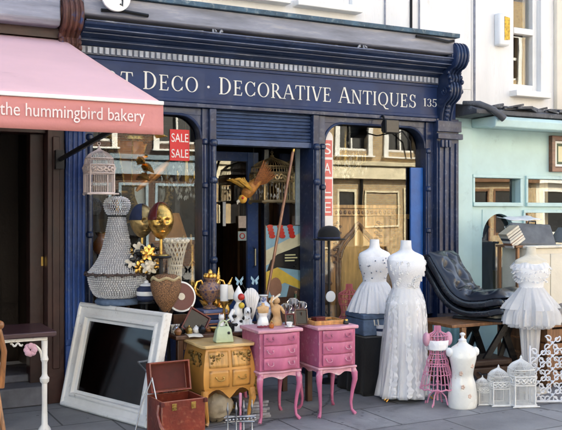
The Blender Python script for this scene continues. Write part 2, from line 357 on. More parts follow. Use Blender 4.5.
BRASS = mat('brass', (.5, .33, .1), .3, met=1, var=.3)
GLASS = glass('shop window glass', .062)
GLASS2 = glass('dark window glass', .07)
CURT = mat('net curtain', (.62, .58, .5), .9, var=.12, sc=3, bump=.2, stretch=(14, 14, .4))
PAVE = brick('stone flags', (.2, .2, .208), (.26, .26, .266), (.075, .075, .08), bw=.78, bh=.6, mt=.008, plane='xy', r=.7, bump=.8)
KERB = mat('granite kerb', (.24, .24, .25), .7, var=.3, sc=25, bump=.3)
ASPH = mat('asphalt', (.05, .05, .053), .85, var=.35, sc=30, bump=.7, bsc=120)
STEP = mat('step stone', (.13, .13, .145), .8, var=.35, sc=4, bump=.4, bsc=18)
# ================================================================ ground
def sheet(name, x0, x1, y0, y1, z0, z1, m):
    return structure(MB().box(x0, x1, y0, y1, z0, z1).build(name, m))
sheet('ground', -250, 250, -250, 250, -.4, -.14, ASPH)
sheet('road', -120, 120, -5.6, 2.4, -.139, -.12, ASPH)
sheet('pavement', -60, 60, 2.62, 16, -.138, 0, PAVE)
sheet('kerb', -60, 60, 2.4, 2.615, -.138, .002, KERB)
sheet('opposite_pavement', -60, 60, -9, -5.82, -.138, 0, PAVE)
sheet('opposite_kerb', -60, 60, -5.815, -5.6, -.138, .002, KERB)
# ================================================================ antique shop
SO = (4, 7.5, 0)
shop = thing('antique_shop', 'navy blue antiques shop with white serif lettering under white upper storey', 'shop', SO)
def P(): return MB(SO)
X0, X1 = 1.79, 6.2
XR = 5.86
b = P(); wall(b, X0-.02, X1+.16, 3.03, 9, 7.5, 7.8, [(2.88, 3.94, 3.78, 5.6), (4.12, 4.78, 3.78, 5.6), (5.2, 6.0, 6.4, 8), (3.2, 4.2, 6.4, 8)]); b.build('upper_wall', STUCCO, shop)
b = P().box(X0-.02, X1+.16, 7.4, 14, 9.003, 9.25); b.prism([(7.5, 9.26), (14, 9.26), (11, 10.6)], X0, X1+.15, 'yz'); b.build('roof', SLATE, shop)
def sash(root, org, x0, x1, z0, z1, y=7.56, m=WHITEP, curtain=True, bars=1):
    b = MB(org); w = .07
    for a in ((x0+.002, x0+w, z0+.002, z1-.002), (x1-w, x1-.002, z0+.002, z1-.002)): b.box(a[0], a[1], y, y+.09, a[2], a[3])
    b.box(x0+w, x1-w, y, y+.09, z0+.002, z0+w*1.3); b.box(x0+w, x1-w, y, y+.09, z1-w, z1-.002)
    zm = (z0+z1)/2; b.box(x0+w, x1-w, y-.012, y+.06, zm-.035, zm+.035)
    for k in range(1, bars+1):
        xm = x0+(x1-x0)*k/(bars+1)
        b.box(xm-.018, xm+.018, y+.003, y+.05, z0+w*1.3, zm-.035); b.box(xm-.018, xm+.018, y+.003, y+.05, zm+.035, z1-w)
    fr = b.build('sash_window', m, root, .004)
    # sub-parts live under the window frame, same origin
    MB(org).box(x0+w, x1-w, y+.062, y+.068, z0+w, z1-w).build('window_pane', GLASS2, fr)
    MB(org).box(x0-.05, x1+.05, 7.38, 7.56, z0-.075, z0-.003).build('window_sill', m, fr, .008)
    if curtain:
        for xa, xb in ((x0+.03, x0+(x1-x0)*.42), (x0+(x1-x0)*.58, x1-.03)):
            c = MB(org); c.surf(lambda u, v: (xa+(xb-xa)*u, y+.22+.025*sin(u*34+v*2), z0+.03+(z1-z0-.05)*v), 40, 4); c.build('curtain', CURT, fr, solid=.004)
    return fr
sash(shop, SO, 2.88, 3.94, 3.78, 5.6); sash(shop, SO, 4.12, 4.78, 3.78, 5.6, bars=0); sash(shop, SO, 5.2, 6.0, 6.4, 8); sash(shop, SO, 3.2, 4.2, 6.4, 8)
for x in (5.18, 5.52, 5.63):
    P().tube([(x, 7.487, 3.56), (x+.004, 7.487, 5.2), (x-.01, 7.487, 9)], .009 if x != 5.52 else .014).build('cable', NEARBLK if x == 5.52 else LEAD, shop)
# dark rooms behind the upper windows
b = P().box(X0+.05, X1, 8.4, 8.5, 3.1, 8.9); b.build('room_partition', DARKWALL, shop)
# ground-floor room
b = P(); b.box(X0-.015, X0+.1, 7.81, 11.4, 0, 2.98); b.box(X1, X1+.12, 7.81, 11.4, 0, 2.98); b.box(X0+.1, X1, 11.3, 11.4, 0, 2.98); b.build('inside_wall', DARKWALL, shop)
P().box(X0+.1, X1, 7.7, 11.3, 2.72, 2.98).build('shop_ceiling', mat('dim ceiling', (.3, .28, .25), .9), shop)
P().box(X0+.1, X1, 7.66, 11.3, .004, .12).build('shop_floor', DARKFLOOR, shop)
# pilasters
def pilaster(x0, x1, m):
    b = P(); b.box(x0, x1, 7.36, 7.62, .0, 2.665)
    n = 4; w = (x1-x0)/n
    for i in range(n):
        c = x0+w*(i+.5); b.box(c-w*.3, c+w*.3, 7.335, 7.36, .55, 2.4, taper=.008)
    b.box(x0-.015, x1+.015, 7.315, 7.36, .0, .5, taper=.008); b.box(x0-.02, x1+.02, 7.31, 7.36, 2.44, 2.5); b.box(x0-.012, x1+.012, 7.325, 7.36, 2.52, 2.64)
    for k in range(3): b.box(x0+.02+k*.05, x0+.055+k*.05, 7.30, 7.33, 2.35, 2.43)
    return b.build('pilaster', m, shop, .005)
pilaster(1.768, 1.936, BLUEB); pilaster(5.77, 6.07, BLUE)
# fascia, dentils, cornice, lead canopy
FZ0, FZ1 = 2.665, 3.03
b = P().box(X0, 6.06, 7.4, 7.495, FZ0+.003, FZ1); b.box(X0, XR, 7.385, 7.4, FZ0+.003, FZ0+.035); b.box(X0, XR, 7.385, 7.4, FZ1-.03, FZ1)
fas = b.build('fascia', FASC, shop, .004)
P().box(X0, 6.07, 7.37, 7.64, 2.625, 2.663).build('transom_beam', BLUE, shop, .004)
a0 = W(143, 0, 7.4).x; a1 = W(417, 0, 7.4).x
tx = 'DECO . DECORATIVE ANTIQUES'
serif(tx, 'lettering', CLETTER, fas, a0, a1, 2.765, .142, 7.4, SO, big=(0, 7, 18))
serif('ART ', 'lettering', CLETTER, fas, a0-.5, a0-.01, 2.765, .142, 7.4, SO, big=(0,))
serif('135', 'lettering', CLETTER, fas, W(423.5, 0, 7.4).x, W(437.5, 0, 7.4).x, 2.79, .085, 7.4, SO)
b = P()
n = 74
for i in range(n):
    x = 1.90+(XR-.06-1.90)*i/n; b.box(x, x+.034, 7.352, 7.40, 3.042, 3.098)
b.build('dentil_course', DENT, shop, .003)
P().box(X0+.02, XR, 7.372, 7.495, 3.033, 3.104).build('dentil_bed', BLUE, shop)
prof = [(7.5, 3.106), (7.36, 3.106), (7.345, 3.125), (7.31, 3.135), (7.3, 3.16), (7.24, 3.185), (7.225, 3.2), (7.17, 3.21), (7.155, 3.235), (7.13, 3.245), (7.12, 3.268), (7.5, 3.275)]
P().prism(prof, X0+.08, XR-.02, 'yz').build('cornice', BLUE, shop, .003)
DUSTLIT = mat('dusty navy highlight', (.1, .12, .19), .6, var=.4, sc=6, bump=.2, c2=(.27, .28, .33), c2a=.35, c2sc=5, stretch=(.5, 1, 3))  # paler ledge strips: dust, with highlights on upward edges painted in
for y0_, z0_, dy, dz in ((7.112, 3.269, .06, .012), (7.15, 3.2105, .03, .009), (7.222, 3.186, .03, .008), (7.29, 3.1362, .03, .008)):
    P().box(X0+.09, XR-.03, y0_, y0_+dy, z0_, z0_+dz).build('cornice_fillet', DUSTLIT, shop, .002)
for i in range(16):
    b = P(); x = 2.1+i*.26+rnd(-.08, .08); b.cbox((x, 7.17+rnd(0, .06), 3.283), (rnd(.03, .16), rnd(.03, .07), rnd(.01, .03)), Matrix.Rotation(rnd(-.5, .5), 4, 'Z')); b.build('loose_flashing', DENT, shop)
for x in (3.06, 3.12, 4.62, 4.7): P().tube([(x, 7.16, 3.275), (x+rnd(-.03, .03), 7.15, 3.33), (x+.03, 7.16, 3.30)], .01).build('bent_flashing', DENT, shop)
P().box(X0+.05, XR-.05, 7.3, 7.495, 3.277, 3.33).build('recess_board', NEARBLK, shop)  # near-black colour puts the shade of the gap into the board
b = P(); b.prism([(7.495, 3.332), (7.14, 3.318), (7.12, 3.33), (7.125, 3.487), (7.495, 3.5)], X0+.07, XR-.03, 'yz'); b.build('lead_canopy', LEAD, shop, .006)
P().prism([(7.495, 3.503), (7.085, 3.49), (7.08, 3.533), (7.495, 3.56)], X0+.05, XR, 'yz').build('gutter_board', mat('faded blue edge', (.05, .1, .15), .6, var=.4, sc=7, c2=(.2, .25, .27), c2a=.4, c2sc=12), shop, .004)
P().tube([(5.3, 7.1, 3.46), (5.5, 7.09, 3.455), (5.72, 7.1, 3.44), (5.8, 7.12, 3.46)], .016).build('broken_rail', IRON, shop)
P().tube([(2.0, 7.09, 3.36), (2.2, 7.085, 3.37), (2.42, 7.1, 3.36)], .016).build('broken_rail', IRON, shop)
# carved console brackets
def console(x, m, m2):
    b = P()
    sil = []
    for k in range(15):                                             # the big upper scroll
        a = -pi*.5+k*pi*1.15/14*1; sil.append((7.17-.1*cos(a)*1.0, 3.31+.135*sin(a)))
    poly = [(7.495, 3.44)]+[(7.17-.11*cos(R(a)), 3.31+.13*sin(R(a))) for a in range(90, -100, -15)][::1]+[(7.22, 3.13), (7.2, 3.08)]+[(7.25-.07*cos(R(a)), 2.96+.1*sin(R(a))) for a in range(60, -70, -15)]+[(7.3, 2.82), (7.34, 2.72), (7.36, 2.6), (7.495, 2.6)]
    b.prism(poly, x-.085, x+.085, 'yz')
    for dx in (-.063, -.021, .021, .063):                            # reeds over the face of the scroll
        b.tube([(x+dx, y-.004, z) for y, z in poly[1:-1]], .015, 6)
    for sx in (-1, 1):
        b.tube([(x+sx*.085, 7.19+.075*(1-k/26)*cos(k*.5), 3.31+.085*(1-k/26)*sin(k*.5)) for k in range(24)], .012, 5)
        b.ball((x+sx*.085, 7.19, 3.31), .026)
        b.tube([(x+sx*.085, 7.27+.045*(1-k/20)*cos(-k*.55), 2.95+.055*(1-k/20)*sin(-k*.55)) for k in range(18)], .009, 5)
        for k in range(5): b.ball((x+sx*.078, 7.2-.02*k % .05+.02, 3.14-k*.05), (.02, .03, .028), 8, 6)
    for k in range(5): b.ball((x, 7.31+.008*k, 2.84-k*.045), (.055-.006*k, .03, .03), 8, 6)
    return b.build('console_bracket', m, shop, .003)
console(1.765, TERRA, BLUE); console(5.885, BLUE, BLUE)
# left and right shop windows: frames with rounded upper corners, panes, stall risers
def window(x0, x1, xf0, xf1, z0, zt):
    b = P(); b.box(xf0, x0, 7.42, 7.6, z0, 2.622); b.box(x1, xf1, 7.42, 7.6, z0, 2.622)
    b.box(x0, x1, 7.42, 7.6, z0-.09, z0); b.box(x0, x1, 7.44, 7.6, zt, 2.622)
    r = .22
    for sx, xc in ((1, x0), (-1, x1)):
        poly = [(xc, zt), (xc, zt-r)]+[(xc+sx*(r-r*cos(R(a))), zt-r+r*sin(R(a))) for a in range(0, 91, 10)][1:]
        b.prism(poly, 7.445, 7.585, 'xz')
        rim = [(xc+sx*(r-r*cos(R(a))), 7.44, zt-r+r*sin(R(a))) for a in range(0, 91, 10)]; b.tube(rim, .014)
        for zz in (1.45, 1.9, zt-r-.03): b.lathe([(.02, -.03), (.034, -.015), (.034, .015), (.02, .03)], (xc-sx*.03, 7.42, zz), 10)
        b.tube([(xc-sx*.03, 7.42, z0), (xc-sx*.03, 7.42, zt-r)], .02, 8)
    b.tube([(x0+r, 7.44, zt), (x1-r, 7.44, zt)], .012)
    w = b.build('window_frame', BLUE, shop, .004)
    MB(SO).box(x0, x1, 7.515, 7.521, z0, zt).build('window_pane', GLASS, w)
    MB(SO).box(xf0, xf1, 7.4, 7.6, 0, z0-.092).build('stall_riser', BLUE, w, .006)
    MB(SO).box(x0+.01, x1-.01, 7.61, 8.35, z0-.09, z0-.04).build('display_shelf', DARKFLOOR, w)
    return w
LW = (2.02, 3.06); RW = (4.40, 5.67)
window(*LW, 1.938, 3.12, .62, 2.56); window(*RW, 4.31, 5.768, .55, 2.56)
# door posts, roller shutter, lobby
b = P()
for x in (3.155, 4.275):
    b.box(x-.034, x+.034, 7.38, 7.66, 0, 2.622)
    b.tube([(x, 7.375, .4), (x, 7.375, 2.3)], .024, 10)
    for z in (.4, 1.2, 1.95, 2.3): b.lathe([(.024, -.035), (.04, -.015), (.04, .015), (.024, .035)], (x, 7.375, z), 12)
b.build('door_post', BLUE, shop, .004)
b = P(); z = 2.345
for i in range(8):
    b.prism([(7.46, z), (7.44, z+.006), (7.436, z+.02), (7.445, z+.031), (7.46, z+.033)], 3.19, 4.24, 'yz'); z += .0345
b.box(3.19, 4.24, 7.46, 7.62, 2.345, 2.622)
b.box(3.19, 4.24, 7.42, 7.6, 2.292, 2.343); b.build('roller_shutter', mat('steel blue shutter', (.045, .075, .16), .42, met=.25, var=.3, sc=6), shop)
# recessed lobby: glazed returns and the door leaf standing ajar
for x, sx in ((3.19, 1), (4.24, -1)):
    b = P(); b.box(x-.03, x+.03, 7.67, 8.5, .12, .6); b.box(x-.03, x+.03, 8.42, 8.5, .6, 2.34); b.box(x-.03, x+.03, 7.67, 8.42, 2.342, 2.6); b.build('lobby_frame', BLUE, shop, .004)
for x in (3.19, 4.24): P().box(x-.003, x+.003, 7.67, 8.42, .6, 2.34).build('lobby_pane', GLASS2, shop)
dr = P(); dr.box(3.50, 3.56, 8.36, 8.41, .13, 2.3); dr.box(3.98, 4.11, 8.36, 8.41, .13, 2.3); dr.box(3.56, 3.98, 8.36, 8.41, .13, .75); dr.box(3.56, 3.98, 8.36, 8.41, 2.2, 2.3)
dr = dr.build('shop_door', BLUEB, shop, .004)
P().box(3.56, 3.98, 8.383, 8.389, .75, 2.2).build('door_pane', GLASS2, dr)
P().tube([(4.045, 8.36, 1.05), (4.045, 8.31, 1.07), (4.045, 8.31, 1.25), (4.045, 8.36, 1.27)], .012).build('door_handle', STEEL, dr)
# ================================================================ bakery next door
BO = (0, 7.5, 0)
bak = thing('bakery', 'dark fronted bakery with a long pink awning and grey stone step', 'shop', BO)
def Q(): return MB(BO)
b = Q(); wall(b, -3, 1.765, 3.26, 9, 7.502, 7.8, [(-2, -1, 4, 5.8), (0, 1, 4, 5.8)]); b.build('upper_wall', CREAM, bak)
Q().box(-3, 1.765, 7.4, 14, 9.003, 9.25).build('roof', SLATE, bak)
sash(bak, BO, -2, -1, 4, 5.8); sash(bak, BO, 0, 1, 4, 5.8)
Q().box(-2.9, 1.7, 8.4, 8.5, 3.1, 8.9).build('room_partition', DARKWALL, bak)
b = Q(); b.prism([(7.5, 3.20), (7.14, 3.20), (7.1, 3.24), (7.12, 3.42), (7.2, 3.46), (7.5, 3.52)], -3, 1.665, 'yz'); b.build('lead_ledge', LEAD, bak, .012)
Q().cbox((.95, 7.108, 3.34), (.1, .01, .045)).build('name_plate', WHITEP, bak)
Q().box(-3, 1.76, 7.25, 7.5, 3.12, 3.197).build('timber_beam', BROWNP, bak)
b = Q(); b.box(1.62, 1.765, 7.40, 7.7, 0, 3.115); b.box(1.66, 1.72, 7.38, 7.40, .3, 2.3); b.box(1.0, 1.06, 7.44, 7.7, .16, 3.115); b.box(-3, -2.86, 7.4, 7.7, 0, 3.115)
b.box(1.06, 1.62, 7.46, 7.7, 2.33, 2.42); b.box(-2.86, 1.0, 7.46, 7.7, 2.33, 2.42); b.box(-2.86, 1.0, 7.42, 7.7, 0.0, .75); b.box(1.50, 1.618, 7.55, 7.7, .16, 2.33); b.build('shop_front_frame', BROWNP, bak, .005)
Q().box(1.06, 1.62, 7.56, 7.566, 2.42, 3.11).build('transom_pane', GLASS2, bak)
Q().box(-2.86, 1.0, 7.56, 7.566, .75, 2.33).build('window_pane', GLASS, bak)
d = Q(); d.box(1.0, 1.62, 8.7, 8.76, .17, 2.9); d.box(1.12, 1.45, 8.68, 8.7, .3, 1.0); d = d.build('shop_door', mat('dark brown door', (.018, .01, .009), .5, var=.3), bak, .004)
Q().box(1.595, 1.612, 7.537, 7.55, 1.18, 1.26).build('letter_plate', BRASS, bak)
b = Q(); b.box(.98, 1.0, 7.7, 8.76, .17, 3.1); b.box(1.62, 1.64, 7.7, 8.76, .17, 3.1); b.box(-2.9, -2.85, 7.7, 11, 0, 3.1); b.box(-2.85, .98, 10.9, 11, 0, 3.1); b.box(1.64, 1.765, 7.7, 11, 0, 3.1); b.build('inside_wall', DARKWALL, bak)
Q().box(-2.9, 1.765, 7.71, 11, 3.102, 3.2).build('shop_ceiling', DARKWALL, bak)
b = Q(); b.box(.9, 1.61, 7.36, 8.2, .003, .165); b.box(.9, 1.6, 7.62, 8.19, .165, .23); b.build('door_step', STEP, bak, .012)
# awning
AY, AZ = 4.85, 2.30
PINK = mat('pink awning canvas', (.66, .405, .415), .85, var=.06, sc=1.5, bump=.5, bsc=2.6, c2=(.56, .34, .35), c2a=.1, c2sc=2.2)
SALM = mat('salmon valance canvas', (.57, .235, .225), .85, var=.06, sc=1.5, bump=.12, bsc=70)
b = Q()
def slope(u, v):
    y = 7.40+(AY-7.40)*v
    return (-2.6+u*(1.742+2.6), y, 3.15+(AZ-3.15)*v-.008*sin(pi*v)+.003*sin(u*40)*v)
b.surf(slope, 60, 16); aw = b.build('awning', PINK, bak, solid=.006)
b = Q(); b.surf(lambda u, v: (-2.6+u*4.342, AY-.012+.006*sin(u*30)*v, AZ-.004-.185*v), 60, 4); b.build('valance', SALM, aw, solid=.005)
b = Q(); b.box(-2.6, 1.742, AY-.03, AY+.02, AZ-.012, AZ+.012); b.build('front_bar', WHITEP, aw, .004)
Q().box(-2.62, 1.745, 7.28, 7.46, 3.13, 3.22).build('awning_cassette', LEAD, aw, .02)
b = Q()
for x in (1.68, -2.5): b = Q(); b.tube([(x+.03, 7.33, 2.1), (x, 4.9, 2.27)], .02); b.cbox((x+.03, 7.36, 2.1), (.07, .07, .16)); b.build('awning_arm', IRON, aw)
text_mesh('the hummingbird bakery', 'lettering', mat('pale awning letters', (.8, .7, .68), .8), aw, W(0, 0, AY).x-.005, W(143.5, 0, AY).x, AZ-.118, .075, AY-.026, .001, BO)
# ================================================================ teal shop on the other side
TO = (8.5, 7.5, 0)
tl = thing('teal_shop', 'pale teal painted shop with small top windows under a white house', 'shop', TO)
def T(): return MB(TO)
b = T(); wall(b, 6.365, 11, 2.86, 9, 7.496, 7.8, [(6.98, 7.42, 3.06, 4.5), (8.6, 9.4, 3.06, 4.5)]); b.build('upper_wall', STUCCO, tl)
T().box(6.365, 11, 7.4, 14, 9.003, 9.25).build('roof', SLATE, tl)
T().box(6.4, 10.9, 8.4, 8.5, 2.9, 8.9).build('room_partition', DARKWALL, tl)
sash(tl, TO, 6.98, 7.42, 3.06, 4.5, curtain=False, bars=0); sash(tl, TO, 8.6, 9.4, 3.06, 4.5)
T().box(7.62, 11, 7.44, 7.494, 2.87, 8.95).build('render_panel', CREAM, tl, .01)
T().tube([(6.4, 7.485, 2.9), (6.4, 7.485, 9)], .012).build('cable', LEAD, tl)
b = T(); b.box(6.69, 6.85, 7.40, 7.494, 3.55, 3.92); al = b.build('alarm_box', mat('white plastic', (.75, .76, .77), .4, var=.05), tl, .02)
T().prism([(6.765, 3.61), (6.84, 3.62), (6.84, 3.87), (6.765, 3.88)], 7.392, 7.399, 'xz').build('alarm_sticker', mat('yellow sticker', (.65, .4, .03), .5, var=.5, sc=30, c2=(.1, .06, .02), c2a=.3, c2sc=28), al)
b = T(); b.prism([(7.494, 2.86), (7.2, 2.80), (7.1, 2.76), (7.1, 2.71), (7.494, 2.70)], 6.1, 11, 'yz')
lr = b.build('lead_roof', LEADD, tl, .008)
b = T()
for i in range(90):
    x = 6.4+i*.05+rnd(-.02, .02); b.cbox((x, rnd(7.1, 7.25), 2.78+rnd(0, .04)), (rnd(.06, .2), rnd(.05, .14), rnd(.01, .035)), Matrix.Rotation(rnd(-.3, .3), 4, 'Z') @ Matrix.Rotation(rnd(-.25, .25), 4, 'Y'))
b.build('loose_slate', LEADD, lr, .004)
T().tube([(6.08, 7.3, 2.84), (6.18, 7.15, 2.82), (6.3, 7.06, 2.75), (6.42, 7.03, 2.66)], [.025, .034, .038, .04], 12).build('gutter_outlet', LEADD, tl)
T().prism([(7.494, 2.698), (7.11, 2.698), (7.08, 2.66), (7.1, 2.58), (7.16, 2.565), (7.3, 2.60), (7.494, 2.60)], 6.36, 11, 'yz').build('gutter_board', TEAL, tl, .01)
ho = [(6.40, 7.08, 1.76, 2.04), (7.2, 8.2, 1.76, 2.04), (8.35, 9.4, 1.76, 2.04), (7.16, 8.2, .62, 1.64), (8.35, 9.4, .62, 1.64)]
b = T(); wall(b, 6.085, 11, 0, 2.6, 7.5, 7.62, ho+[(6.52, 7.02, .62, 1.66)]); b.build('teal_front', TEAL, tl); T().box(6.085, 11, 7.502, 7.62, 2.602, 2.858).build('frieze', TEAL, tl); T().box(6.075, 6.362, 7.503, 7.62, 2.861, 3.028).build('wall_return', STUCCO, tl)
b = T(); arch = [(6.52+.0, .62), (6.52, 1.36)]+[(6.77-.25*cos(R(a)), 1.36+.27*sin(R(a))) for a in range(10, 171, 10)]+[(7.02, 1.36), (7.02, .62)]
outer = [(6.47, .6), (6.47, 1.7), (7.07, 1.7), (7.07, .6)]
ah = MB(TO)
for k in range(len(arch)-1):                                       # spandrel above the arched opening
    p, q = arch[k], arch[k+1]
    if p[1] < 1.36 or q[1] < 1.36: continue
    ah.prism([p, q, (q[0], 1.675), (p[0], 1.675)], 7.49, 7.56, 'xz')
ah.build('arch_frame', TEAL, tl); T().box(6.5, 7.04, 7.47, 7.499, .56, .62).build('arch_sill', TEAL, tl)
b = T()
for x0, x1, z0, z1 in ho:
    b.box(x0-.03, x1+.03, 7.47, 7.499, z1, z1+.035); b.box(x0-.03, x1+.03, 7.46, 7.499, z0-.045, z0); b.box(x0-.03, x0, 7.475, 7.499, z0, z1); b.box(x1, x1+.03, 7.475, 7.499, z0, z1)
b.box(6.085, 6.34, 7.45, 7.498, 0, 2.58); b.build('window_trim', TEAL, tl, .004)
b = T()
for x0, x1, z0, z1 in ho+[(6.52, 7.02, .62, 1.66)]: b.box(x0, x1, 7.565, 7.571, z0, z1)
b.build('window_pane', GLASS2, tl)
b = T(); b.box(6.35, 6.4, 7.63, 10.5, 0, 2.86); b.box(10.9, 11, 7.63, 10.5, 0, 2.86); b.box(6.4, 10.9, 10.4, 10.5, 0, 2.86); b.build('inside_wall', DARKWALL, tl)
T().box(6.35, 11, 7.63, 10.5, 2.62, 2.69).build('shop_ceiling', mat('brown ceiling', (.25, .16, .1), .9), tl)
T().box(6.4, 10.9, 7.63, 10.4, .003, .12).build('shop_floor', DARKFLOOR, tl)
T().box(7.62, 7.76, 7.72, 7.86, .12, 2.6).build('timber_post', wood('pale timber', (.5, .36, .22)), tl, .005)
b = T(); b.box(6.6, 7.05, 9.0, 9.02, 1.84, 1.98); b.build('number_card', WHITEP, tl)
# ================================================================ terrace across the street (seen in the window glass)
def house(x0, x1, m, label, front, bay=1.9, plain=False):
    o = (x0, -9, 0); h = thing('terraced_house', label, 'house', o, 0, 'houses across the street')
    H = lambda: MB(o)
    cols = []; n = max(2, int((x1-x0)/bay))
    for i in range(n):
        c = x0+(x1-x0)*(i+.5)/n
        cols.append((c-.58, c+.58, 3.7, 5.7)); cols.append((c-.5, c+.5, 6.6, 8.2))
    gf = [(x0+.4, (x0+x1)/2-.7, .8, 2.5), ((x0+x1)/2+.6, x1-.4, .8, 2.5), ((x0+x1)/2-.5, (x0+x1)/2+.4, .02, 2.5)]
    if plain: gf = [(14.7, 15.5, .02, 2.4)]
    b = H(); wall(b, x0+.005, x1-.005, 0, 9.6, -9.3, -9, cols+gf); b.build('front_wall', m, h)
    H().box(x0+.005, x1-.005, -13, -9.7, 0, 9.5).build('house_body', DARKWALL, h)
    H().prism([(-9.0, 9.6), (-13, 9.6), (-11, 11)], x0, x1, 'yz').build('roof', SLATE, h)
    b = H(); b.box(x0, x1, -8.999, -8.8, 2.75, 3.15); b.prism([(-8.999, 3.15), (-8.72, 3.2), (-8.7, 3.3), (-8.999, 3.35)], x0, x1, 'yz'); b.build('shop_fascia', front, h)
    if plain:
        for xa, xb, za, zb in ((11.2, 12.6, .5, 2.4), (12.9, 14.4, .5, 2.4), (15.8, 17.2, 1.2, 2.3), (17.4, 18.1, .5, 2.4)):
            b = H(); b.box(xa, xb, -8.998, -8.95, zb, zb+.06); b.box(xa, xb, -8.998, -8.95, za-.06, za); b.box(xa, xa+.06, -8.998, -8.95, za, zb); b.box(xb-.06, xb, -8.998, -8.95, za, zb); b.build('panel_moulding', front, h)
        for px_ in (12.75, 15.65): H().tube([(px_, -8.93, 0), (px_, -8.93, 2.74)], .05).build('drainpipe', IRON, h)
    for a in cols:
        b = H(); w = .17
        b.box(a[0]-w, a[0], -8.998, -8.93, a[2]-w, a[3]+w); b.box(a[1], a[1]+w, -8.998, -8.93, a[2]-w, a[3]+w); b.box(a[0], a[1], -8.998, -8.93, a[3], a[3]+w); b.box(a[0]-w-.05, a[1]+w+.05, -8.999, -8.85, a[2]-w-.05, a[2]-w)
        zm = (a[2]+a[3])/2; xm = (a[0]+a[1])/2
        b.box(a[0], a[1], -9.1, -9.04, zm-.05, zm+.05); b.box(xm-.03, xm+.03, -9.1, -9.05, a[2], zm-.05); b.box(xm-.03, xm+.03, -9.1, -9.05, zm+.05, a[3]); b.box(a[0], a[1], -9.1, -9.04, a[2], a[2]+.07)
        wf = b.build('sash_window', WHITEP, h)
        MB(o).box(a[0], a[1], -9.2, -9.19, a[2], a[3]).build('window_pane', mat('far window glass', (.02, .022, .026), .06, spec=.9, bump=0) if 'far window glass' not in bpy.data.materials else bpy.data.materials['far window glass'], wf)
    for a in gf:
        b = H(); w = .08
        b.box(a[0], a[0]+w, -9.1, -8.99, a[2], a[3]); b.box(a[1]-w, a[1], -9.1, -8.99, a[2], a[3]); b.box(a[0]+w, a[1]-w, -9.1, -8.99, a[3]-w, a[3]); b.box(a[0]+w, a[1]-w, -9.1, -8.99, a[2], a[2]+w)
        sf = b.build('shop_window', front, h); MB(o).box(a[0]+w, a[1]-w, -9.06, -9.05, a[2]+w, a[3]-w).build('window_pane', bpy.data.materials['far window glass'], sf)
OCH = mat('ochre stucco', (.62, .42, .17), .85, var=.12, sc=1.2); STOCK = brick('yellow stock brick', (.5, .36, .18), (.42, .27, .13), (.4, .36, .3)); REDB = brick('sooty red brick', (.1, .045, .03), (.075, .035, .025), (.12, .1, .085))
BLUEG = mat('grey blue joinery', (.25, .33, .4), .5)
house(-8, 1, CREAM, 'cream rendered house facing the bakery', BROWNP)
house(1, 5.2, REDB, 'sooty brick house facing the antiques door', BLUEG, 1.4)
house(5.2, 10.4, REDB, 'sooty brick house with grey blue shopfront across the road', BLUEG)
house(10.4, 18.3, STOCK, 'yellow brick house with cream shopfront across the road', mat('pale cream joinery', (.7, .62, .45), .5), plain=True)
house(18.3, 23.6, STOCK, 'yellow brick house with ochre fascia across the road', mat('brown shopfront joinery', (.16, .08, .04), .5))
house(23.6, 31, CREAM, 'cream house furthest along across the road', WHITEP)
# ================================================================ materials for goods
PINKW = mat('pink furniture paint', (.46, .125, .225), .38, var=.24, sc=7, bump=.2, bsc=26, c2=(.56, .27, .33), c2a=.05, c2sc=22, stretch=(1, 1, .5), worn=(.7, .52, .52))
PINKE = mat('pale pink edge paint', (.6, .3, .36), .45, var=.18, sc=9, bump=.15, c2=(.66, .42, .45), c2a=.08, c2sc=20, worn=(.75, .62, .6))
PINKI = mat('pink wire paint', (.62, .25, .36), .4, var=.1)
REDI = mat('faded red wire paint', (.5, .12, .13), .5, var=.2)
WLACE = cells('white lace', (.8, .8, .8), (.68, .68, .7), 120, .9, .55, .3)
WLACE2 = cells('ivory lace', (.78, .78, .77), (.64, .64, .65), 95, .9, .7, .3)
TULLE = mat('white tulle', (.8, .8, .81), .9, var=.06, sc=10, bump=.4, bsc=60)
CHINA = mat('white china', (.78, .78, .77), .18, var=.05, coat=.4)
CREAMW = mat('cream linen', (.66, .6, .48), .85, var=.12, sc=6, bump=.3)
WCAGE = mat('white cage wire', (.7, .69, .66), .5, var=.1, sc=20)
WFRAME = mat('distressed white frame paint', (.74, .73, .7), .42, var=.08, sc=5, bump=.2, c2=(.45, .42, .37), c2a=.12, c2sc=14, worn=(.42, .38, .32))
MIRR = mat('dark mirror', (.24, .235, .23), .035, met=1, var=.2, sc=2, bump=0)
LEATH = mat('black leather', (.012, .015, .022), .26, var=.4, sc=5, bump=.3, bsc=50, coat=.6)
REDL = mat('red brown leather', (.17, .026, .014), .36, var=.35, sc=5, bump=.3, bsc=40, c2=(.3, .07, .035), c2a=.25, c2sc=6, coat=.2, worn=(.36, .14, .08))
REDLD = mat('dark red lining', (.085, .016, .012), .8, var=.35, sc=6)
OAK = wood('golden satinwood', (.56, .29, .075)); OAKP = mat('golden lacquer', (.52, .25, .055), .32, var=.18, sc=4, bump=.08, bsc=12, coat=.4, stretch=(1, 1, .4), worn=(.3, .14, .04))
DWOOD = wood('dark walnut', (.09, .04, .022)); MWOOD = wood('mid brown wood', (.26, .12, .05)); TWOOD = wood('carved oak', (.6, .3, .1), dark=.45)
PWOOD = wood('purple brown tabletop', (.07, .03, .035), axis=0)
GILT2 = mat('dark gilded ornament', (.3, .19, .06), .4, met=.8, var=.6, sc=40, bump=.8, bsc=70, c2=(.03, .02, .015), c2a=.4, c2sc=30)
BLACKC = mat('black cloth', (.008, .008, .009), .95, var=.3, bump=.3, sheen=.1)
DENIM = mat('blue denim', (.1, .15, .24), .85, var=.25, sc=14, bump=.4, bsc=160)
NAVYC = mat('navy cloth', (.02, .03, .075), .85, var=.3, sc=8, bump=.3)
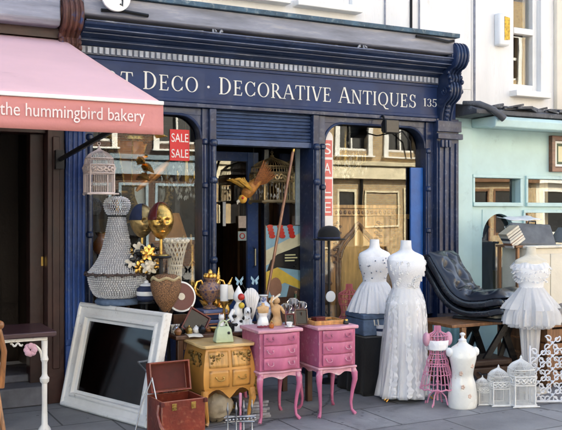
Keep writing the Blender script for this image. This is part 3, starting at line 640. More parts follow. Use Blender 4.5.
CRYST = mat('cut glass bead', (.86, .86, .87), .12, met=.2, var=.15, sc=60, bump=0, spec=1, coat=1)
CRYIN = mat('chandelier inner shade liner', (.34, .34, .35), .7)  # grey liner colour stands in for shade between the beads
AMBER = mat('amber glass', (.75, .25, .05), .15, var=.3, sc=6, trans=.55, bump=.05)
WICK = cells('brown wicker', (.27, .135, .06), (.05, .025, .012), 70, .7, .9, .2)
CANV = mat('crumpled canvas', (.33, .28, .2), .9, var=.3, sc=6, bump=.6, bsc=16)
PGREEN = mat('pale green enamel', (.42, .5, .33), .4, var=.1, coat=.2)
REDPOT = mat('red enamel', (.5, .03, .02), .35, var=.2); YELP = mat('yellow enamel', (.7, .5, .05), .4)
BLKEN = mat('black enamel', (.01, .01, .011), .3, var=.2)
MAROON = mat('maroon lacquer', (.1, .014, .014), .3, var=.3)
PBLUE = mat('pale blue card', (.25, .4, .5), .6, var=.2, sc=10)
TANP = mat('tan plaster', (.55, .34, .16), .6, var=.3, sc=8)
IVPAP = mat('old paper', (.68, .63, .52), .85, var=.12)
GREYV = mat('grey suitcase vinyl', (.12, .125, .13), .5, var=.3, sc=6, bump=.3)
SALER = mat('sale sign red', (.62, .03, .035), .5, var=.05); SALEW = mat('sale sign white', (.8, .78, .76), .5, var=.04)
URNM = cells('painted urn enamel', (.06, .05, .1), (.32, .18, .1), 34, .3, .2, .3)
SPECK = mat('floral china', (.7, .7, .66), .25, var=.08, c2=(.5, .36, .26), c2a=.05, c2sc=11, coat=.4)
WFRET = mat('white fretwork iron', (.66, .67, .7), .45, var=.12)
# ---------------------------------------------------------------- bakery side: iron table and bentwood chair
t = thing('iron_table', 'white cast iron table with dark purple brown top outside the bakery', 'table', (1.0, 6.72, 0))
MB().box(-.5, .478, -.28, .28, .715, .755).build('table_top', PWOOD, t, .008)
MB().box(-.44, .42, -.235, .235, .685, .714).build('apron', WFRAME, t, .004)
for sx, sy in ((.40, -.22), (.08, .22), (-.42, -.22), (-.42, .22)):
    b = MB().at(sx, sy, 0); b.lathe([(.05, 0), (.045, .02), (.024, .05), (.02, .2), (.021, .36), (.034, .375), (.036, .40), (.024, .415), (.02, .43), (.021, .52), (.03, .54), (.022, .57), (.024, .684)], n=14); lg = b.build('leg', WFRAME, t)
    d = -1 if sx > 0 else 1
    b = MB().at(sx, sy, 0)
    b.tube([(d*(.02+.09*(1-cos(R(a)))), 0, .55+.11*sin(R(a))) for a in range(0, 100, 10)], .011, 6)
    b.tube([(d*(.10+.035*(1-k/26)*cos(k*.5)), 0, .62+.035*(1-k/26)*sin(k*.5)) for k in range(22)], .008, 6)
    b.tube([(d*(.16+.09*k/10), 0, .665-.012*sin(k*1.2)) for k in range(11)], .008, 6)
    b.build('scroll_bracket', WFRAME, lg)
b = MB().at(.29, -.235, .625)
for k in range(9): b.ball((.028*cos(k*.78), -.012-.006*(k % 3), .03*sin(k*.78)), (.024, .012, .024), 8, 6)
tag(b.build('paper_flower', mat('pink paper flower', (.62, .38, .46), .8)), 'small pink paper flower in the scroll of the white iron table', 'flower').location = (1.0, 6.72, 0)
t = thing('bentwood_chair', 'orange brown bentwood chair beside the white iron table', 'chair', (.83, 6.16, 0), R(4))
WB = wood('bentwood', (.36, .15, .05))
MB().lathe([(.2, .44), (.21, .455), (.2, .47)], n=28).build('seat', WB, t)
for sx in (-1, 1):
    MB().tube([(sx*.15, .13, .45), (sx*.19, .2, .2), (sx*.2, .23, 0)], .016, 8).build('leg', WB, t); MB().tube([(sx*.14, -.13, .45), (sx*.17, -.17, .2), (sx*.19, -.2, 0)], .017, 8).build('leg', WB, t)
MB().tube([(.17, -.14, .45), (.18, -.17, .7), (.14, -.19, .86), (.07, -.2, .9), (0, -.2, .905), (-.07, -.2, .9), (-.14, -.19, .86), (-.18, -.17, .7), (-.17, -.14, .45)], .02, 8).build('backrest', WB, t)
for x in (-.145, .145): b = MB(); b.ball((x, -.19, .885), .032); b.build('finial', WB, t)
# ---------------------------------------------------------------- leaning mirror
ang = R(-70.4)
t = thing('framed_mirror', 'big white framed mirror leaning back on the pavement beside the blue pilaster', 'mirror', (1.925, 6.75, 0), ang)
tilt = Matrix.Rotation(R(-13), 4, 'X')
def rectframe(mb, w, h, prof, z0=0):
    """prof: (inset, y) loop swept round a w x h rectangle standing on z0"""
    rings = []
    for sx, sz in ((-1, 0), (1, 0), (1, 1), (-1, 1)):
        rings.append([(sx*(w/2-i), y, z0+(i if sz == 0 else h-i)) for i, y in prof])
    mb.loft(rings, close=True); return mb
b = MB(); b.M = tilt
rectframe(b, 1.17, .885, [(0, .03), (0, -.03), (.012, -.045), (.03, -.045), (.04, -.03), (.085, -.022), (.1, -.035), (.118, -.035), (.128, -.01), (.15, -.002), (.15, .03)]); b.build('frame', WFRAME, t, .003)
b = MB(); b.M = tilt; b.box(-.44, .44, .004, .012, .146, .74); b.build('mirror_glass', MIRR, t)
b = MB(); b.M = tilt; b.box(-.46, .46, .031, .04, .12, .77); b.build('backing_board', DWOOD, t)
DSTEEL = mat('dull wire steel', (.3, .31, .33), .35, met=1, var=.3, bump=.1)
t = thing('folding_stand', 'thin chrome folding wire stand beside the red case', 'stand', (0, 0, 0))
p = [W(136, 361, 6.35), W(153, 379, 6.2), G(152, 428)+Vector((0, 0, .008)), ]
b = MB(); b.tube([W(138, 362, 6.3), W(152, 378, 6.02), Vector((2.12, 5.86, .01))], .0055, 8); b.build('front_wire', DSTEEL, t)
b = MB(); b.tube([W(152, 379, 6.02), W(141, 405, 6.0), Vector((1.93, 5.98, .01))], .0055, 8); b.build('brace', DSTEEL, t)
b = MB(); b.tube([W(138, 362, 6.3), W(150, 360, 6.35), W(164, 358, 6.3)], .009, 8); b.build('top_rail', DSTEEL, t)
b = MB(); b.tube([W(164, 358, 6.3), Vector((2.28, 6.33, .01))], .008, 8); b.build('rear_wire', DSTEEL, t)
# ---------------------------------------------------------------- stool, chandelier, hanging cage
cx, cy = 2.135, 7.08
t = thing('draped_stool', 'tall stool draped in crumpled blue cloth under the beaded chandelier', 'stool', (cx, cy, 0))
MB().lathe([(.14, .86), (.145, .87), (.145, .895), (.14, .905)], n=24).build('seat', DWOOD, t)
for a in (45, 135, 225, 315):
    MB().tube([(.1*cos(R(a)), .1*sin(R(a)), .87), (.12*cos(R(a)), .12*sin(R(a)), 0)], .017, 8).build('leg', DWOOD, t)
b = MB(); fl = lambda a, z: .5*sin(a*7+1)+.4*sin(a*4+z*9)
b.body([(.868, .178, .178, 0.015, 0, .05), (.88, .185, .185, 0.01, 0, .05), (.895, .18, .18, 0, 0, .03), (.91, .165, .165, 0, 0, .01), (.916, .14, .14, 0, 0, 0), (.918, .02, .02, 0, 0, 0)], 48, 4, fl, cap=False); b.build('cloth', DENIM, t, solid=.006)
t = thing('beaded_chandelier', 'silver beaded tent chandelier with a dark leaf ring standing on blue cloth', 'chandelier', (cx, cy, .921))
H = .92
tp = [(.03, .86), (.09, .838), (.112, .79), (.092, .725), (.068, .70)]
tent = [(.07, .69), (.085, .6), (.11, .47), (.15, .35), (.205, .26), (.248, .212)]
low = [(.245, .2), (.238, .14), (.21, .06), (.17, .015), (.11, .004)]
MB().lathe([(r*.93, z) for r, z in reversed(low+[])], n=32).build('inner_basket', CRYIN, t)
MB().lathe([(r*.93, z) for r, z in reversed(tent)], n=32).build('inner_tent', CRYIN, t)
def beads(P, n_rows, r, name):
    b = MB(); Q_ = crom(P, 12); L = [0]
    for a, c in zip(Q_, Q_[1:]): L.append(L[-1]+math.hypot(a[0]-c[0], a[1]-c[1]))
    for k in range(n_rows):
        s = L[-1]*(k+.5)/n_rows; i = max(j for j in range(len(L)) if L[j] <= s); i = min(i, len(Q_)-2); f_ = (s-L[i])/max(1e-6, L[i+1]-L[i])
        rr = Q_[i][0]*(1-f_)+Q_[i+1][0]*f_; zz = Q_[i][1]*(1-f_)+Q_[i+1][1]*f_; m = max(8, int(2*pi*rr/(r*2.35)))
        for j in range(m):
            a = 2*pi*(j+.5*(k % 2)*0)/m; b.octa((cos(a)*rr, sin(a)*rr, zz), r*rnd(.8, 1.1), r*rnd(.95, 1.2))
    return b.build(name, CRYST, t, sharp=5)
beads(tp, 12, .0085, 'bead_crown'); beads(tent, 30, .0088, 'bead_tent'); beads(low, 14, .009, 'bead_basket')
b = MB(); b.lathe([(.066, .688), (.08, .69), (.08, .701), (.066, .704)], n=28); b.build('collar', IRON, t)
b = MB(); b.lathe([(.245, .2), (.262, .202), (.262, .214), (.245, .216)], n=40)
for k in range(44):
    a = 2*pi*k/44; b.ball((cos(a)*.264, sin(a)*.264, .206+.008*sin(k*2.1)), (.016, .016, .013), 7, 5)
b.build('leaf_ring', mat('dull brown lead leaf', (.09, .065, .06), .6, met=.4, var=.4, sc=20), t)
b = MB(); b.lathe([(.012, .855), (.03, .862), (.035, .875), (.03, .895), (.01, .9), (.008, .92)], n=14); b.build('top_cap', IRON, t)
# ---- birdcages
def birdcage(name, label, loc, w, h, m, group=None, hang=False, nw=14, rz=0):
    t = thing(name, label, 'birdcage', loc, rz, group)
    r = w/2; hb = h*.60
    prof = crom([(1, hb), (1.0, hb+h*.04), (.93, hb+h*.13), (.68, hb+h*.22), (.36, hb+h*.275), (.14, hb+h*.31), (.03, hb+h*.36)], 4)
    wr = max(.0016, w*.007)
    sq = lambda a: 1/max(abs(cos(a)), abs(sin(a)))**.55                # rounded-square plan
    b = MB(); N = nw*4
    for k in range(N):
        a = 2*pi*(k+.5)/N; q = r*sq(a)*.86
        b.tube([(cos(a)*q, sin(a)*q, h*.03)]+[(cos(a)*q*f_, sin(a)*q*f_, z) for f_, z in prof], wr, 4, cap=False)
    b.build('bars', m, t)
    b = MB()
    ring = lambda z, k=1, rr=.006: b.tube([(cos(a)*r*sq(a)*.87*k, sin(a)*r*sq(a)*.87*k, z) for a in [2*pi*i/40 for i in range(40)]], rr*w/.24, 6, closed=True)
    ring(hb); ring(hb*.72); ring(h*.035, 1.02, .008); ring(hb+h*.13, .94, .004)
    for k in range(4):
        a = pi/4+k*pi/2; q = r*sq(a)*.87; b.tube([(cos(a)*q, sin(a)*q, 0), (cos(a)*q, sin(a)*q, hb)], .007*w/.24, 6); b.ball((cos(a)*q, sin(a)*q, .008), .012*w/.24, 8, 6)
    b.tube([(-r*.99, -r*.99*0-r*.93, h*.02), (r*.99, -r*.93, h*.02)], .006*w/.24, 6); b.build('cage_frame', m, t)
    b = MB(); s = sq(pi/4)
    for k in range(28):                                               # scrolled frieze
        a = 2*pi*k/28; q = r*sq(a)*.885; dx, dy = -sin(a), cos(a); R_ = (hb*.28)*.36
        b.tube([(cos(a)*q+dx*R_*.95*(1-j/16)*cos(j*.55), sin(a)*q+dy*R_*.95*(1-j/16)*cos(j*.55), hb*.86+R_*(1-j/16)*sin(j*.55)*(1 if k % 2 else -1)) for j in range(13)], .0058*w/.24, 5)
    b.build('scroll_frieze', m, t)
    b = MB(); b.lathe([(r*.05, hb+h*.33), (r*.1, hb+h*.355), (r*.04, hb+h*.375), (r*.015, h)], n=10)
    if hang: b.tube([(0, 0, h)]+[(.012*cos(R(a)), 0, h+.012+.012*sin(R(a))) for a in range(-90, 271, 30)], .003, 5)
    b.build('finial', m, t)
    b = MB(); b.prism([(cos(2*pi*i/40)*r*sq(2*pi*i/40)*.86, sin(2*pi*i/40)*r*sq(2*pi*i/40)*.86) for i in range(40)], h*.012, h*.03, 'xy'); b.build('tray', m, t)
    return t
p = W(99, 195, 7.05)
birdcage('birdcage', 'white wire birdcage with domed top hanging above the beaded chandelier', (p.x, 7.05, p.z), .27, .42, mat('pinkish white cage wire', (.66, .55, .5), .5), hang=True, nw=13)
b = MB()
for k in range(22): b.tube([(.008*cos(a)*(k % 2), .008*cos(a)*(1-k % 2), .42+.022+k*.0205+.013*sin(a)) for a in [2*pi*i/8 for i in range(8)]], .0022, 4, closed=True)
b.tube([(0, 0, .42+.46), (0, .03, .42+.5), (0, .34, .42+.5)], .006, 6)
c = tag(b.build('cage_chain', IRON), 'thin dark chain and hook holding the hanging white birdcage', 'chain'); c.location = (p.x, 7.05, p.z)
G_ = 'white birdcages standing on the pavement'
p = G(482.5, 404); birdcage('birdcage', 'smallest white wire birdcage, next to the floral china dress form', (p.x, p.y, 0), .125, .25, WCAGE, G_, nw=15, rz=R(-20))
p = G(498.5, 404.5); birdcage('birdcage', 'middle sized white birdcage between the smallest and the tallest cage', (p.x, p.y, 0), .195, .345, WCAGE, G_, nw=18, rz=R(-20))
p = G(521, 405); birdcage('birdcage', 'tallest white birdcage on the pavement, beside the white fretwork screen', (p.x, p.y, 0), .24, .43, WCAGE, G_, nw=20, rz=R(-20))
# ---------------------------------------------------------------- display table behind the small furniture
t = thing('display_table', 'long dark wooden table crowded with curios behind the pink cabinets', 'table', (0, 0, 0))
TZ = .655
MB().box(2.42, 3.72, 6.42, 6.98, TZ-.035, TZ).build('table_top', DWOOD, t, .006)
for x in (2.47, 3.67):
    for y in (6.47, 6.93): MB().box(x-.025, x+.025, y-.025, y+.025, 0, TZ-.036).build('leg', DWOOD, t, .005)
MB().box(2.5, 3.64, 6.45, 6.47, TZ-.12, TZ-.036).build('apron', DWOOD, t)
# ---- bombe commode
def bombe(name, label, x0, x1, y0, y1, z0, zt, m, mt, loc):
    """small cabriole-legged chest; local box x0..x1 (front at y0)"""
    return None
t = thing('bombe_commode', 'golden bombe commode with gilded ornament beside the red leather case', 'commode', (2.715, 6.26, 0))
hw, hd = .185, .2
def bul(z):                                                            # swelling of the carcase
    u = (z-.24)/.36; return .028*sin(pi*min(1, max(0, u))**.8)+.012*(1-u)
rings = []
for k in range(15):
    z = .2+.40*k/14; e = bul(z); ring = []
    for s, n_ in (('f', 14), ('r', 8), ('b', 14), ('l', 8)):
        for i in range(n_):
            u = i/n_
            if s == 'f': x, y = -hw-e+(2*(hw+e))*u, -hd-e-.02*sin(pi*u)
            if s == 'r': x, y = hw+e, -hd-e+(2*hd+e)*u
            if s == 'b': x, y = hw+e-(2*(hw+e))*u, hd
            if s == 'l': x, y = -hw-e, hd-(2*hd+e)*u
            zz = z
            if k == 0 and s == 'f': zz = .205+.075*abs(sin(pi*2*u))**.7*(1-.55*math.exp(-((u-.5)/.12)**2))
            if k == 0 and s in 'lr': zz = .205+.06*sin(pi*u)
            if k == 1 and s == 'f': zz = max(z, .21+.075*abs(sin(pi*2*u))**.7*(1-.55*math.exp(-((u-.5)/.12)**2))+.006)
            if k == 2 and s == 'f': zz = max(z, .30-.0+.0)
            ring.append((x, y, zz))
    rings.append(ring)
MB().loft(rings).build('carcase', OAKP, t)
MB().prism([(-hw-.03, hd+.005), (-hw-.045, -hd-.01), (-hw-.02, -hd-.045), (-.06, -hd-.04), (0, -hd-.055), (.06, -hd-.04), (hw+.02, -hd-.045), (hw+.045, -hd-.01), (hw+.03, hd+.005)], .60, .625, 'xy').build('top', mat('pale honey top', (.62, .42, .18), .35, var=.15, coat=.3), t, .006)
for sx in (-1, 1):
    for yb in (0, 1):
        y = -hd-.005 if not yb else hd-.03
        MB().tube([(sx*(hw+.012), y, .27), (sx*(hw+.02), y-.012*(1-yb), .19), (sx*(hw-.004), y, .09), (sx*(hw-.012), y, .03), (sx*(hw+.004), y-.012, .006)], [.03, .028, .016, .013, .017], 8).build('leg', OAKP, t)
for z0_, z1_ in ((.30, .43), (.45, .575)):
    for sx in (-1, 1):
        if z0_ > .4 and sx < 0: pass
        b = MB(); xa, xb = (-hw+.012, -.014) if sx < 0 else (.014, hw-.012)
        b.surf(lambda u, v: (xa+(xb-xa)*u, -hd-bul(z0_+(z1_-z0_)*v)-.02*sin(pi*((xa+(xb-xa)*u+hw)/(2*hw)))-.006, z0_+(z1_-z0_)*v), 6, 6)
        d = b.build('drawer', OAKP if z0_ < .4 else OAK, t, solid=.008)
        b = MB(); c = (xa+xb)/2; zc = (z0_+z1_)/2; yy = -hd-bul(zc)-.036
        if z0_ < .4:
            b.tube([(c-.03, yy+.01, zc+.012), (c-.026, yy-.012, zc-.004), (c, yy-.018, zc-.01), (c+.026, yy-.012, zc-.004), (c+.03, yy+.01, zc+.012)], .0045, 6); b.ball((c-.03, yy+.01, zc+.012), .009, 8, 6); b.ball((c+.03, yy+.01, zc+.012), .009, 8, 6)
        else:
            for j in range(34): b.ball((c+rnd(-.072, .072), yy+.015, zc+rnd(-.052, .052)), (rnd(.006, .018), .006, rnd(.005, .015)), 7, 5)
        b.build('drawer_pull' if z0_ < .4 else 'gilt_mount', BRASS if z0_ < .4 else GILT2, d)
b = MB()
for j in range(40): b.ball((-hw-bul(.5)-.002, rnd(-.17, .1), rnd(.4, .57)), (.008, rnd(.008, .024), rnd(.008, .02)), 7, 5)
b.build('side_ornament', GILT2, t)
b = MB()
for j in range(12): b.ball((.045+rnd(-.02, .02), -hd-.045, rnd(.31, .42)), (rnd(.005, .012), .006, rnd(.006, .014)), 7, 5)
b.build('escutcheon', GILT2, t)
# ---- pink bedside cabinets
def bedside(x0, x1, y0, y1, label):
    t = thing('bedside_cabinet', label, 'cabinet', ((x0+x1)/2, (y0+y1)/2, 0), R(-2), 'pink bedside cabinets')
    hw, hd = (x1-x0)/2, (y1-y0)/2; zb, zt = .405, .70
    def plan(e, n=12):                                                 # serpentine front
        fr = [(-hw-e+(2*hw+2*e)*i/n, -hd-e-.022*sin(pi*i/n)**2+.012*sin(2*pi*i/n)**2) for i in range(n+1)]
        return fr+[(hw+e, hd+e*.2), (-hw-e, hd+e*.2)]
    MB().prism(plan(0), zb, zt, 'xy').build('carcase', PINKW, t, .004)
    MB().prism(plan(.022), zt+.002, zt+.03, 'xy').build('top', PINKE, t, .008)
    MB().prism(plan(.012), zb-.022, zb-.002, 'xy').build('base_moulding', PINKE, t, .007)
    for k in range(3):
        za, zc = zb+.012+k*.096, zb+.1+k*.096
        b = MB(); b.surf(lambda u, v: (-hw+.03+(2*hw-.06)*u, -hd-.010-.022*sin(pi*(.1+.8*u))**2+.012*sin(2*pi*(.08+.84*u))**2, za+(zc-za)*v), 14, 1)
        d = b.build('drawer', PINKW, t, solid=.012, bev=.003)
        for sx in (-1, 1):
            b = MB(); c, z = sx*hw*.52, (za+zc)/2; y = -hd-.02
            b.tube([(c-.024, y-.004, z+.008), (c-.02, y-.016, z-.008), (c, y-.02, z-.014), (c+.02, y-.016, z-.008), (c+.024, y-.004, z+.008)], .0038, 6)
            b.ball((c-.024, y-.002, z+.01), (.009, .006, .011), 8, 6); b.ball((c+.024, y-.002, z+.01), (.009, .006, .011), 8, 6)
            b.build('drawer_pull', PINKW if k != 2 else mat('dark pink pull', (.3, .09, .15), .4) if 'dark pink pull' not in bpy.data.materials else bpy.data.materials['dark pink pull'], d)
    b = MB()
    n = 16
    for side in range(3):                                              # shaped apron below the moulding
        top, bot = [], []
        for i in range(n+1):
            u = i/n; dip = .05-.035*sin(pi*u)**.6+.03*math.exp(-((u-.5)/.13)**2)
            if side == 0: x, y = -hw+2*hw*u, -hd-.022*sin(pi*u)**2+.012*sin(2*pi*u)**2
            elif side == 1: x, y = -hw+.004, -hd+2*hd*u; dip *= .8
            else: x, y = hw-.004, -hd+2*hd*u; dip *= .8
            top.append((x, y, zb-.02)); bot.append((x, y, zb-.024-dip))
        for i in range(n):
            o = Vector((0, .012, 0)) if side == 0 else Vector((.01 if side == 1 else -.01, 0, 0))
            A, B, C, D = top[i], top[i+1], bot[i+1], bot[i]
            q = [b.v(p) for p in (A, B, C, D)]+[b.v(Vector(p)+o) for p in (A, B, C, D)]
            for fc in ((0, 1, 2, 3), (7, 6, 5, 4), (3, 2, 6, 7)): b.f([q[j] for j in fc])
    bmesh.ops.remove_doubles(b.bm, verts=b.bm.verts, dist=1e-5)
    b.build('apron', PINKE, t)
    for sx in (-1, 1):
        for sy in (-1, 1):
            x, y = sx*(hw-.012), sy*(hd-.012)
            MB().tube([(x-sx*.006, y-sy*.006, zb-.02), (x+sx*.008, y+sy*.008, .34), (x+sx*.01, y+sy*.01, .29), (x-sx*.004, y-sy*.004, .2), (x-sx*.014, y-sy*.014, .1), (x-sx*.01, y-sy*.01, .04), (x+sx*.008, y+sy*.008, .012), (x+sx*.016, y+sy*.016, .004)], [.024, .027, .023, .016, .0125, .012, .016, .014], 10).build('leg', PINKW, t)
    return t
bedside(2.935, 3.285, 5.93, 6.28, 'pink bedside cabinet with figurines and silver cups on its top')
bedside(3.435, 3.77, 5.87, 6.24, 'pink bedside cabinet with a wooden tray on its top')
# ---- red leather case
t = thing('leather_case', 'red brown leather case standing open in front of the golden commode', 'case', (2.235, 5.93, 0), R(2))
w2, d2, h2 = .17, .15, .29
b = MB(); rectframe(b, 1, 1, [(0, 0)]*1) if False else None
b.box(-w2, w2, -d2, -d2+.012, 0, h2); b.box(-w2, w2, d2-.012, d2, 0, h2); b.box(-w2, -w2+.012, -d2+.0125, d2-.0125, 0, h2); b.box(w2-.012, w2, -d2+.0125, d2-.0125, 0, h2); b.box(-w2+.0125, w2-.0125, -d2+.0125, d2-.0125, .01, .03); b.build('body', REDL, t, .006)
lt = Matrix.Translation((0, d2+.0, h2+.004)) @ Matrix.Rotation(R(-12), 4, 'X')
b = MB(); b.M = lt; rectframe(b, .325, .225, [(0, 0), (0, -.075), (.013, -.075), (.013, -.008), (.02, -.008), (.02, 0)]); b.box(-.145, .145, -.011, -.002, .018, .207)
lid = b.build('lid', REDL, t, .006)
b = MB(); b.M = lt; b.box(-.14, .14, -.016, -.012, .022, .203); b.build('lining', REDLD, lid)
for x in (-.075, .075): b = MB(); b.box(x-.018, x+.018, -d2-.007, -d2-.0005, h2-.07, h2-.02); b.box(x-.009, x+.009, -d2-.0128, -d2-.0072, h2-.058, h2-.035); b.build('clasp', BRASS, t, .002)
b = MB(); b.tube([(-w2-.004, -.1, .26), (-w2-.018, -.115, .2), (-w2-.012, -.15, .12), (-w2+.02, -.175, .06), (-w2+.07, -.165, .03)], .013, 6); b.build('strap', REDL, t)
b = MB()
for x in (-w2, w2):
    for z in (.006, h2-.03): b = MB(); b.cbox((x, -d2, z+.012), (.03, .03, .03)); b.build('corner_guard', REDLD, t, .004)
# ---- small chrome rack with candle holders
t = thing('chrome_rack', 'little chrome rack of posts in front of the golden commode', 'rack', (2.66, 5.72, 0), R(-8))
b = MB()
for k in (-.1, -.035, .035, .1):
    b.lathe([(.014, 0), (.012, .02), (.005, .03), (.005, .17), (.008, .18), (.012, .2), (.005, .22), (.005, .25)], (k, .02*(1 if k > 0 else -1), 0), 10)
b.build('post', DSTEEL, t)
b = MB()
for z in (.1, .135): b.tube([(-.125, 0, z), (.125, 0, z)], .007, 8); b.tube([(-.1, .045, z), (.1, -.045, z)], .006, 8)
for k in range(9): b.ball((-.11+.0275*k, -.012, .118), .012, 8, 6)
b.build('cross_bar', DSTEEL, t)
b = MB(); b.lathe([(.011, .2), (.011, .3), (.002, .305)], (.012, .03, 0), 10); b.lathe([(.04, 0), (.03, .01), (.01, .02), (.008, .2)], (.012, .03, 0), 12); b.build('pink_candle', PINKI, t)
# ---- stuff under the tables
b = MB(); b.surf(lambda u, v: (lambda a, c: (.13*cos(a)*sin(c)*(1+.25*noise.noise((cos(a)*2, sin(a)*2, c*2))), .13*sin(a)*sin(c)*(1+.2*noise.noise((cos(a)*2.5, sin(a)*2, c*3))), .12-.12*cos(c)*(1+.25*noise.noise((cos(a)*3, sin(a)*3, c*2+4)))))(2*pi*u, .08+(pi-.16)*v), 36, 22, wrap=True)
tag(b.build('canvas_bundle', CANV), 'crumpled beige canvas bundle under the golden commode', 'bundle').location = (2.66, 6.16, .012)
for i, (x, y, h, lb) in enumerate(((2.93, 6.5, .36, 'gilded turned vase standing under the pink cabinet with figurines'), (3.12, 6.45, .42, 'taller gilded turned vase standing under the display table'))):
    b = MB(); b.lathe([(.06, 0), (.06, .02), (.03, .05), (.04, .1), (.065, h*.5), (.055, h*.72), (.03, h*.85), (.045, h), (.038, h)], n=20)
    tag(b.build('gilded_vase', GILT2 if i else GOLD), lb, 'vase', 'gilded vases under the tables').location = (x, y, 0)
b = MB()
for k in range(6): b.cbox((rnd(-.01, .01), rnd(-.01, .01), .012+k*.024), (.2+rnd(-.03, .03), .26, .02), Matrix.Rotation(rnd(-.2, .2), 4, 'Z'))
t = thing('magazine_stack', 'low stack of grey magazines beside the commode foot', 'magazines', (2.98, 6.2, 0))
b.build('magazine', mat('grey magazine paper', (.25, .25, .27), .7, var=.5, sc=14), t)
# ---------------------------------------------------------------- curios on the display table
def on(px, y): return W(px, 300, y).x
# mask heads
def head(name, label, loc, s, m_face, m_top, rz, cut):
    t = thing(name, label, 'mask', loc, rz)
    def fn(u, v, off=0):
        a = 2*pi*u-pi/2; c = pi*(.04+.92*v)
        x = cos(a)*sin(c); y = sin(a)*sin(c); z = -cos(c)
        k = 1-.18*max(0, -z)**1.2
        X, Y, Z = x*.74*k, y*.86*k, z*1.06
        if y < 0:
            g = lambda cx, cz, sx, sz: math.exp(-((x-cx)/sx)**2-((z-cz)/sz)**2)
            d = .2*g(0, -.16, .13, .2)+.07*g(0, .05, .1, .25)-.14*g(.3, .02, .17, .12)-.14*g(-.3, .02, .17, .12)+.08*g(.33, .2, .25, .08)+.08*g(-.33, .2, .25, .08)+.08*g(0, -.46, .22, .06)+.07*g(0, -.58, .18, .05)-.06*g(0, -.52, .24, .03)+.09*g(0, -.8, .2, .12)+.05*g(.45, -.2, .2, .2)+.05*g(-.45, -.2, .2, .2)
            Y -= d
        return (X*s, Y*s, Z*s)
    b = MB(); b.surf(fn, 56, 52, wrap=True); f = b.build('face', m_face, t)
    b = MB(); b.surf(lambda u, v: tuple(q*1.03 for q in fn(u*.62+cut, .52+.48*v)), 34, 24); b.build('headdress', m_top, t, solid=.006)
    b = MB(); b.lathe([(s*.09, -s*1.9), (s*.09, -s*.95)], n=10); b.lathe([(s*.5, -s*2.0), (s*.45, -s*1.93), (s*.1, -s*1.88)], n=20); b.build('stand', BRASS, t)
    for sx in (-1, 1): b = MB(); b.ball((sx*.27*s, -.60*s, .02*s), (.09*s, .03*s, .045*s), 10, 6); b.build('eye', BLKEN, f)
    return t
p = W(161, 221, 6.78); hs = .145
head('mask_head', 'gold mask head with a red crown on a brass stand', (p.x, 6.78, p.z), hs, GOLD, MAROON, R(-12), .3)
z_ = p.z-hs*2.0
t = thing('plant_stand', 'slim black pedestal under the gold mask head', 'stand', (p.x, 6.78, 0))
MB().lathe([(.085, z_-.02), (.09, z_-.012), (.085, z_-.002)], n=20).build('top', IRON, t); MB().lathe([(.11, 0), (.1, .02), (.02, .04), (.016, z_-.021)], n=16).build('stem', IRON, t)
p = W(142, 221, 6.98); hs = .135
head('mask_head', 'dull gold mask head with a navy headdress behind the red crowned mask', (p.x, 6.98, p.z), hs, mat('tarnished gilt', (.5, .34, .14), .45, met=1, var=.5, sc=10, bump=.4), NAVYC, R(6), .3)
z_ = p.z-hs*2.0
t = thing('plant_stand', 'slim black pedestal under the navy crowned mask head', 'stand', (p.x, 6.98, 0))
MB().lathe([(.085, z_-.02), (.09, z_-.012), (.085, z_-.002)], n=20).build('top', IRON, t); MB().lathe([(.11, 0), (.1, .02), (.02, .04), (.016, z_-.021)], n=16).build('stem', IRON, t)
# feathered collar / flowers round the masks
def posy(name, label, loc, mats, n, R_, s, cat='flowers', squash=.8):
    t = thing(name, label, cat, loc)
    bs = [MB() for _ in mats]
    for k in range(n):
        b = bs[k % len(mats)]; a, r = rnd(0, 2*pi), R_*rnd(.2, 1)**.6; z = rnd(-1, 1)*R_*squash; c = Vector((r*cos(a), r*sin(a), z))
        for j in range(5):
            q = Matrix.Rotation(j*2*pi/5+rnd(-.2, .2), 4, 'Y') @ Matrix.Rotation(rnd(-.6, .6), 4, 'X')
            b.M = Matrix.Translation(c) @ q; b.ball((0, 0, s*.7), (s*.45, s*.14, s*.75), 6, 4)
    for b, (nm, m) in zip(bs, mats): b.build(nm, m, t)
    return t
p = W(143, 258, 6.9); posy('artificial_flowers', 'cream and gold artificial flowers below the two mask heads', (p.x, 6.9, p.z), [('cream_petals', IVPAP), ('gold_leaves', GOLD), ('dark_leaves', BLKEN)], 42, .12, .04)
# openwork vase
def openwork(name, label, loc, prof, m, n=16, r=.0045):
    t = thing(name, label, 'vase', loc); b = MB(); Q_ = crom(prof, 6)
    for sgn in (-1, 1):
        for k in range(n):
            b.tube([(rr*cos(2*pi*k/n+sgn*z*5), rr*sin(2*pi*k/n+sgn*z*5), z) for rr, z in Q_], r, 4)
    b.build('lattice_wall', m, t)
    b = MB()
    for i in (0, len(Q_)//2, len(Q_)-1):
        rr, z = Q_[i]; b.tube([(rr*cos(a), rr*sin(a), z) for a in [2*pi*j/24 for j in range(24)]], r*1.7, 6, closed=True)
    rr, z = Q_[-1]
    for j in range(14): a = 2*pi*j/14; b.ball((rr*cos(a), rr*sin(a), z+.012), .018, 8, 6)
    b.build('rim', m, t); return t
p = W(172, 292, 6.8)
openwork('openwork_vase', 'cream openwork lattice vase with beaded rim behind the brown wicker heart', (p.x+.05, 6.85, p.z), [(.055, 0), (.05, .1), (.055, .22), (.085, .36), (.105, .42)], mat('cream lattice paint', (.62, .56, .44), .5))
p = W(166, 314, 6.62)
t = thing('wicker_heart', 'brown wicker heart shaped basket on thin legs above the mirror corner', 'basket', (p.x, 6.62, p.z))
